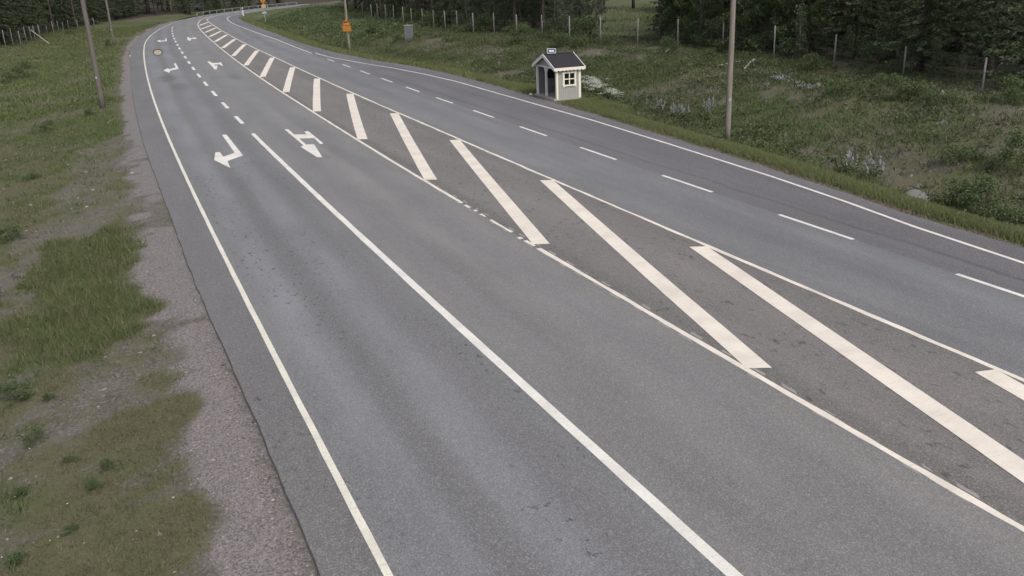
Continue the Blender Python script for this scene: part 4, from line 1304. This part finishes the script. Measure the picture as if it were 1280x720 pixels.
grass('dry_litter', P[::3], .06, .010, M_dry, 'dry brown grass litter among the moss of the near left verge', 'dry grass', 1.6, 3, .07, 22, (.15, .25))
P, e, s = scatter(60000, 30, 70, -1, 1.0, 24, lambda c, x, y, s, e: np.clip(c[1] * 1.2 + c[2] * .5 - .25, 0, 1) * .6, 3)
grass('meadow_grass', P, .20, .035, M_grass, 'green meadow grass sloping away from the left road edge', 'grass', .55, 3, .14, 3)
P, e, s = scatter(50000, 66, 190, -1, 1.3, 32, lambda c, x, y, s, e: np.clip(c[1] * 1.3, 0, 1), 4)
grass('far_meadow_grass', P, .26, .09, M_grass, 'green meadow in front of the left fence, far off', 'grass', .6, 3, .3, 4)
P, e, s = scatter(16000, 12, 60, -1, 2.0, 22, lambda c, x, y, s, e: np.clip(c[2] * .5 + fbm(x, y, .3, 77, 3) - .75, 0, 1), 5)
clumps('left_weeds', P, .10, .07, 9, .085, M_weed, 'low leafy weeds scattered over the left verge', 'weeds', 5, .5)
P, e, s = scatter(5000, 36, 62, -1, 7, 24, lambda c, x, y, s, e: np.clip(fbm(x, y, .25, 78, 3) * 2.2 - 1.0, 0, 1), 6)
clumps('dry_scrub', P, .22, .12, 9, .10, M_dry, 'pale grey dry scrub on the left slope', 'scrub', 6, .4)
P, e, s = scatter(2600, 8, 60, -1, 1.0, 12, lambda c, x, y, s, e: np.clip(c[1] + c[2] - .5, 0, .5), 7)
clumps('tiny_white_flowers', P[::4] + np.array([0, 0, .06]), .05, .03, 1, .035, M_flower, 'tiny white flowers dotted over the left verge', 'flowers', 7, .6, 2.0)
for (a, b_, sc, lab, vv) in ((118, 612, .20, 'small bright green weed alone on the mossy left verge', 0), (44, 556, .22, 'green weed near the left edge above the moss', 1), (88, 577, .14, 'small green weed right of the left edge weed', 2), (133, 585, .17, 'yellowish green weed above the bright one', 0), (26, 622, .16, 'dim green weed low at the left edge', 1), (88, 664, .14, 'greyish green weed in the lower left moss', 2), (20, 705, .22, 'dark green weed in the lower left corner', 0), (25, 500, .3, 'leafy weed at the left edge below the tall grass', 1), (8, 492, .3, 'leafy weed cut by the left edge', 2), (62, 500, .18, 'leafy weed right of the left edge below the tall grass', 0), (200, 118, .0, '', 0)):
    if not sc: continue
    p = px1(a, b_); plant('shrub', p[0], p[1], lab, 'plant', 'weeds on the near left verge', sc, vv, -.03)
for (a, b_, sc, lab, vv) in ((12, 300, .55, 'dark low bush at the left edge beside the bare gravel', 2), (30, 98, 1.1, 'dark heather like bush on the far left meadow', 1), (10, 104, .9, 'dark bush at the left edge of the meadow', 0), (88, 43, .9, 'dark bush before the left fence by the brace', 2), (137, 58.5, .7, 'small dark bush at the foot of the farther left pole', 1), (112, 145, .45, 'green weed clump left of the nearer left pole', 0), (60, 165, .5, 'bright green weed clump on the left slope', 1), (40, 224, .35, 'leafy green weed on the left slope above the gravel', 2)):
    p = px1(a, b_); plant('shrub', p[0], p[1], lab, 'bush', 'bushes on the left meadow', sc, vv, -.05)

# stones on the gravel and rubble
def stones(name, P, sz, label, mat, seed):
    r = np.random.default_rng(seed); n = len(P)
    base = np.array([[1, 0, 0], [0, 1, 0], [-1, 0, 0], [0, -1, 0], [0, 0, 1.0], [.3, .2, -.6]])
    F = np.array([[0, 1, 4], [1, 2, 4], [2, 3, 4], [3, 0, 4]])
    q = base[None] * (1 + r.uniform(-.45, .45, (n, 6, 3))) ; a = r.uniform(0, 6.28, n)
    x = q[..., 0] * np.cos(a)[:, None] - q[..., 1] * np.sin(a)[:, None]; y = q[..., 0] * np.sin(a)[:, None] + q[..., 1] * np.cos(a)[:, None]
    s_ = (sz * r.lognormal(0, .45, n))[:, None]
    V = np.stack([x * s_, y * s_ * .8, q[..., 2] * s_ * .62], -1) + P[:, None]
    o = link(name, np_mesh(name, V[:, F].reshape(-1, 3), 3, mat, np.repeat(r.random(n), 4)))
    return tag(o, label, 'stones', kind='stuff')


def stonemat(name, a, b):
    m = NT(name); return m.done(m.mix(m.attr('tint'), a, b), .9, .25)


M_pebble = stonemat('pebbles', (.075, .066, .066), (.32, .285, .275))
M_rubble = stonemat('rubble', (.060, .055, .056), (.22, .205, .20))
P, e, s = scatter(90000, 6, 26, -1, .03, 9, lambda c, x, y, s, e: np.clip(c[0] * 1.2 + .06, 0, 1) * np.clip(14 / (s + 2) - .3, .1, 1), 8)
stones('gravel_stones', P, .013, 'pinkish grey gravel stones on the left road shoulder', M_pebble, 8)
P, e, s = scatter(14000, 10, 60, -1, .8, 14, lambda c, x, y, s, e: np.clip(c[0] * 1.2 - .2, 0, 1) * .6 + .03, 9)
stones('verge_stones', P, .035, 'loose grey stones strewn over the left verge', M_pebble, 9)
P, e, s = scatter(30000, 14, 110, 1, 2.6, 16, lambda c, x, y, s, e: np.clip(c[0] * 1.6 - .3, 0, 1) * .9 * .7 + .03 * (fbm(x, y, .3, 66, 3) > .5), 10)
stones('bank_rubble', P, .085, 'grey broken stones lying in patches on the right bank', M_rubble, 10)

# right side
P, e, s = scatter(110000, 12, 62, 1, .12, 3.4, lambda c, x, y, s, e: np.clip(c[1] * 1.3 - .2, 0, 1), 11)
grass('verge_grass', P, .24, .026, M_grass, 'bright green grass strip along the right edge of the bus bay', 'grass', .45, 3, .08, 11, (.85, .2))
P, e, s = scatter(14000, 12, 70, 1, -.02, .7, lambda c, x, y, s, e: np.clip(fbm(x, y, .6, 95, 3) * 3 - 1.2, 0, 1), 32)
grass('pale_edge_grass', P, .12, .02, M_dry, 'pale dry grass at the outer edge of the bus bay', 'dry grass', .9, 3, .07, 32, (.6, .25))
P, e, s = scatter(40000, 60, 185, 1, .15, 4.5, lambda c, x, y, s, e: np.clip(c[1] * 1.3 - .2, 0, 1), 12)
grass('far_verge_grass', P, .28, .07, M_grass, 'green grass strip along the right road edge in the distance', 'grass', .5, 3, .2, 12, (.8, .2))
P, e, s = scatter(90000, 12, 110, 1, 2.6, 19, lambda c, x, y, s, e: np.maximum(np.clip(fbm(x, y, .35, 80, 4) * 2.4 - .85, 0, 1) * (1 - .8 * c[0]), .8 * np.clip(c[1] * 1.4 - .3, 0, 1)), 13)
grass('bank_grass', P, .28, .04, M_weed, 'mixed dull grass covering the right bank', 'grass', .7, 3, .14, 13, (.5, .28))
P, e, s = scatter(26000, 12, 125, 1, 2.2, 17, lambda c, x, y, s, e: np.clip(fbm(x, y, .45, 81, 4) * 3.0 - 1.3, 0, 1) * (1 - .9 * c[0]) * np.where(e < 6, 1, .75), 14)
clumps('bank_weeds', P, .20, .15, 13, .15, M_weed, 'leafy low weeds over the right bank', 'weeds', 14, .5)
P, e, s = scatter(9000, 100, 190, 1, 2.2, 24, lambda c, x, y, s, e: np.clip(fbm(x, y, .2, 82, 4) * 2 - .6, 0, 1), 15)
clumps('far_bank_weeds', P, .35, .25, 12, .26, M_leaf, 'green weeds over the distant right bank', 'weeds', 15, .5)
P, e, s = scatter(12000, 18, 125, 1, 4, 19, lambda c, x, y, s, e: np.clip(fbm(x, y, .3, 83, 3) * 2.6 - 1.1, 0, 1), 16)
grass('dry_stalks', P, .34, .022, M_dry, 'dry brown stalks and dead twigs on the upper right bank', 'dry stalks', .8, 4, .16, 16, (.35, .25))
P, e, s = scatter(16000, 40, 110, 1, 20, 70, lambda c, x, y, s, e: np.clip(c[1] * 1.4 - .25, 0, 1), 17)
grass('clearing_grass', P, .35, .08, M_grass, 'olive grass in the clearing beyond the right fence', 'grass', .5, 3, .3, 17, (.5, .2))


def flower_patch(cx, cy, rx, ry, n, h, name, label, cat, mat, spike=False, seed=1):
    """one plant clump: leafy base with flower heads"""
    r = np.random.default_rng(seed); c0 = px1(cx, cy)
    q = np.stack([cx + rx * np.clip(r.normal(0, .5, n), -1, 1), cy + ry * np.clip(r.normal(0, .5, n), -1, 1)], 1)
    if not spike: q[:, 1] = cy + (q[:, 0] - cx) * .36 + ry * np.clip(r.normal(0, .45, n), -1, 1)
    P = pxs(q) - c0
    rt = empty(name, c0); tag(rt, label, cat)
    per = 14
    L = np.repeat(P, per, 0) + np.stack([r.normal(0, .12, n * per), r.normal(0, .12, n * per), r.uniform(.02, h * .75, n * per)], 1)
    link('foliage', np_mesh('foliage', leaf_quads(L, r.normal(size=(n * per, 3)) + np.array([0, 0, .6]), .13, .06), 4, M_leaf, np.clip(r.normal(.5, .2, n * per), 0, 1)), rt)
    if spike:
        k = 22; z = np.tile(np.linspace(.45, 1.0, k), n) * h * np.repeat(r.uniform(.75, 1.2, n), k)
        C = np.repeat(P, k, 0) + np.stack([r.normal(0, .018, n * k), r.normal(0, .018, n * k), z], 1); T = np.repeat(r.random(n), k)
        V = leaf_quads(C, r.normal(size=(n * k, 3)), .055, .045)
    else:
        k = 26
        C = np.repeat(P, k, 0) + np.stack([r.normal(0, .11, n * k), r.normal(0, .11, n * k), h * np.repeat(r.uniform(.7, 1.1, n), k) + r.normal(0, .035, n * k)], 1); T = r.random(n * k)
        V = leaf_quads(C, r.normal(size=(n * k, 3)) * .5 + np.array([0, 0, 1]), .045, .045)
    link('flowers', np_mesh('flowers', V, 4, mat, T), rt)
    return rt


flower_patch(743, 117, 16, 9, 80, .7, 'white_flower_clump', 'larger white flowering clump right beside the shelter wall', 'flowers', M_flower, seed=1)
flower_patch(766, 124, 10, 4, 30, .5, 'white_flower_clump', 'smaller white flowering clump trailing right of the larger one', 'flowers', M_flower, seed=2)
flower_patch(978, 103, 22, 5, 22, .25, 'white_flower_clump', 'low pale flowering patch on the bank right of the tall pole', 'flowers', M_lupine, seed=3)
flower_patch(1010, 112, 14, 4, 9, .25, 'white_flower_clump', 'sparse pale flowers right of the low flowering patch', 'flowers', M_lupine, seed=9)
flower_patch(885, 149, 7, 4, 12, 1.0, 'lupine_clump', 'pale lupine spikes just left of the foot of the tall pole', 'flowers', M_lupine, True, 4)
flower_patch(850, 148, 13, 4, 16, .65, 'lupine_clump', 'bluish lupine clump on the verge midway between shelter and tall pole', 'flowers', M_lupine, True, 5)
flower_patch(820, 139, 12, 4, 12, .55, 'lupine_clump', 'lupine clump furthest left, nearest the shelter', 'flowers', M_lupine, True, 6)
flower_patch(1062, 219, 12, 5, 12, .8, 'lupine_clump', 'white lupine spikes in green leaves on the lower bank right of the tall pole', 'flowers', M_lupine, True, 7)
flower_patch(1092, 224, 14, 6, 16, .75, 'lupine_clump', 'lilac lupine spikes rightmost, left of the flat boulder', 'flowers', M_lupine, True, 8)

# ------------------------------------------------------------------ camera, sky, light
cam = bpy.data.objects.new('camera', bpy.data.cameras.new('camera')); COL.objects.link(cam)
M_ = Matrix(((CR[0], CU[0], -_fw[0]), (CR[1], CU[1], -_fw[1]), (CR[2], CU[2], -_fw[2]))).to_4x4()
M_.translation = CP
cam.matrix_world = M_
cam.data.sensor_fit = 'HORIZONTAL'; cam.data.sensor_width = 36.0; cam.data.lens = 36.0 * F_PX / 1280
cam.data.clip_start = .1; cam.data.clip_end = 4000
SC.camera = cam
SUN_EL, SUN_AZ = R(48), R(150)                    # behind the camera, a little to the right, through thin overcast
w = bpy.data.worlds.new('World'); SC.world = w; w.use_nodes = True
nt = w.node_tree; bg = nt.nodes['Background']
sky = nt.nodes.new('ShaderNodeTexSky'); sky.sky_type = 'NISHITA'; sky.sun_disc = False
sky.sun_elevation = SUN_EL; sky.sun_rotation = SUN_AZ; sky.dust_density = 4.0; sky.air_density = 1.0; sky.ozone_density = 1.0
hs = nt.nodes.new('ShaderNodeHueSaturation'); hs.inputs['Saturation'].default_value = .42
nt.links.new(sky.outputs[0], hs.inputs['Color']); nt.links.new(hs.outputs[0], bg.inputs[0])
bg.inputs[1].default_value = .112
sl_ = bpy.data.lights.new('sun', 'SUN'); sl_.energy = 1.25; sl_.angle = R(18); sl_.color = (1.0, .95, .88)
so_ = bpy.data.objects.new('sun', sl_); COL.objects.link(so_)
dv = Vector((math.sin(SUN_AZ) * math.cos(SUN_EL), math.cos(SUN_AZ) * math.cos(SUN_EL), math.sin(SUN_EL)))
so_.rotation_euler = dv.to_track_quat('Z', 'Y').to_euler()
SC.view_settings.view_transform = 'Standard'; SC.view_settings.look = 'None'
SC.view_settings.exposure = 0.54; SC.view_settings.gamma = 1.0
SC.view_settings.use_curve_mapping = False
SC.render.engine = 'CYCLES'
SC.cycles.max_bounces = 5; SC.cycles.diffuse_bounces = 3; SC.cycles.transmission_bounces = 3; SC.cycles.transparent_max_bounces = 4
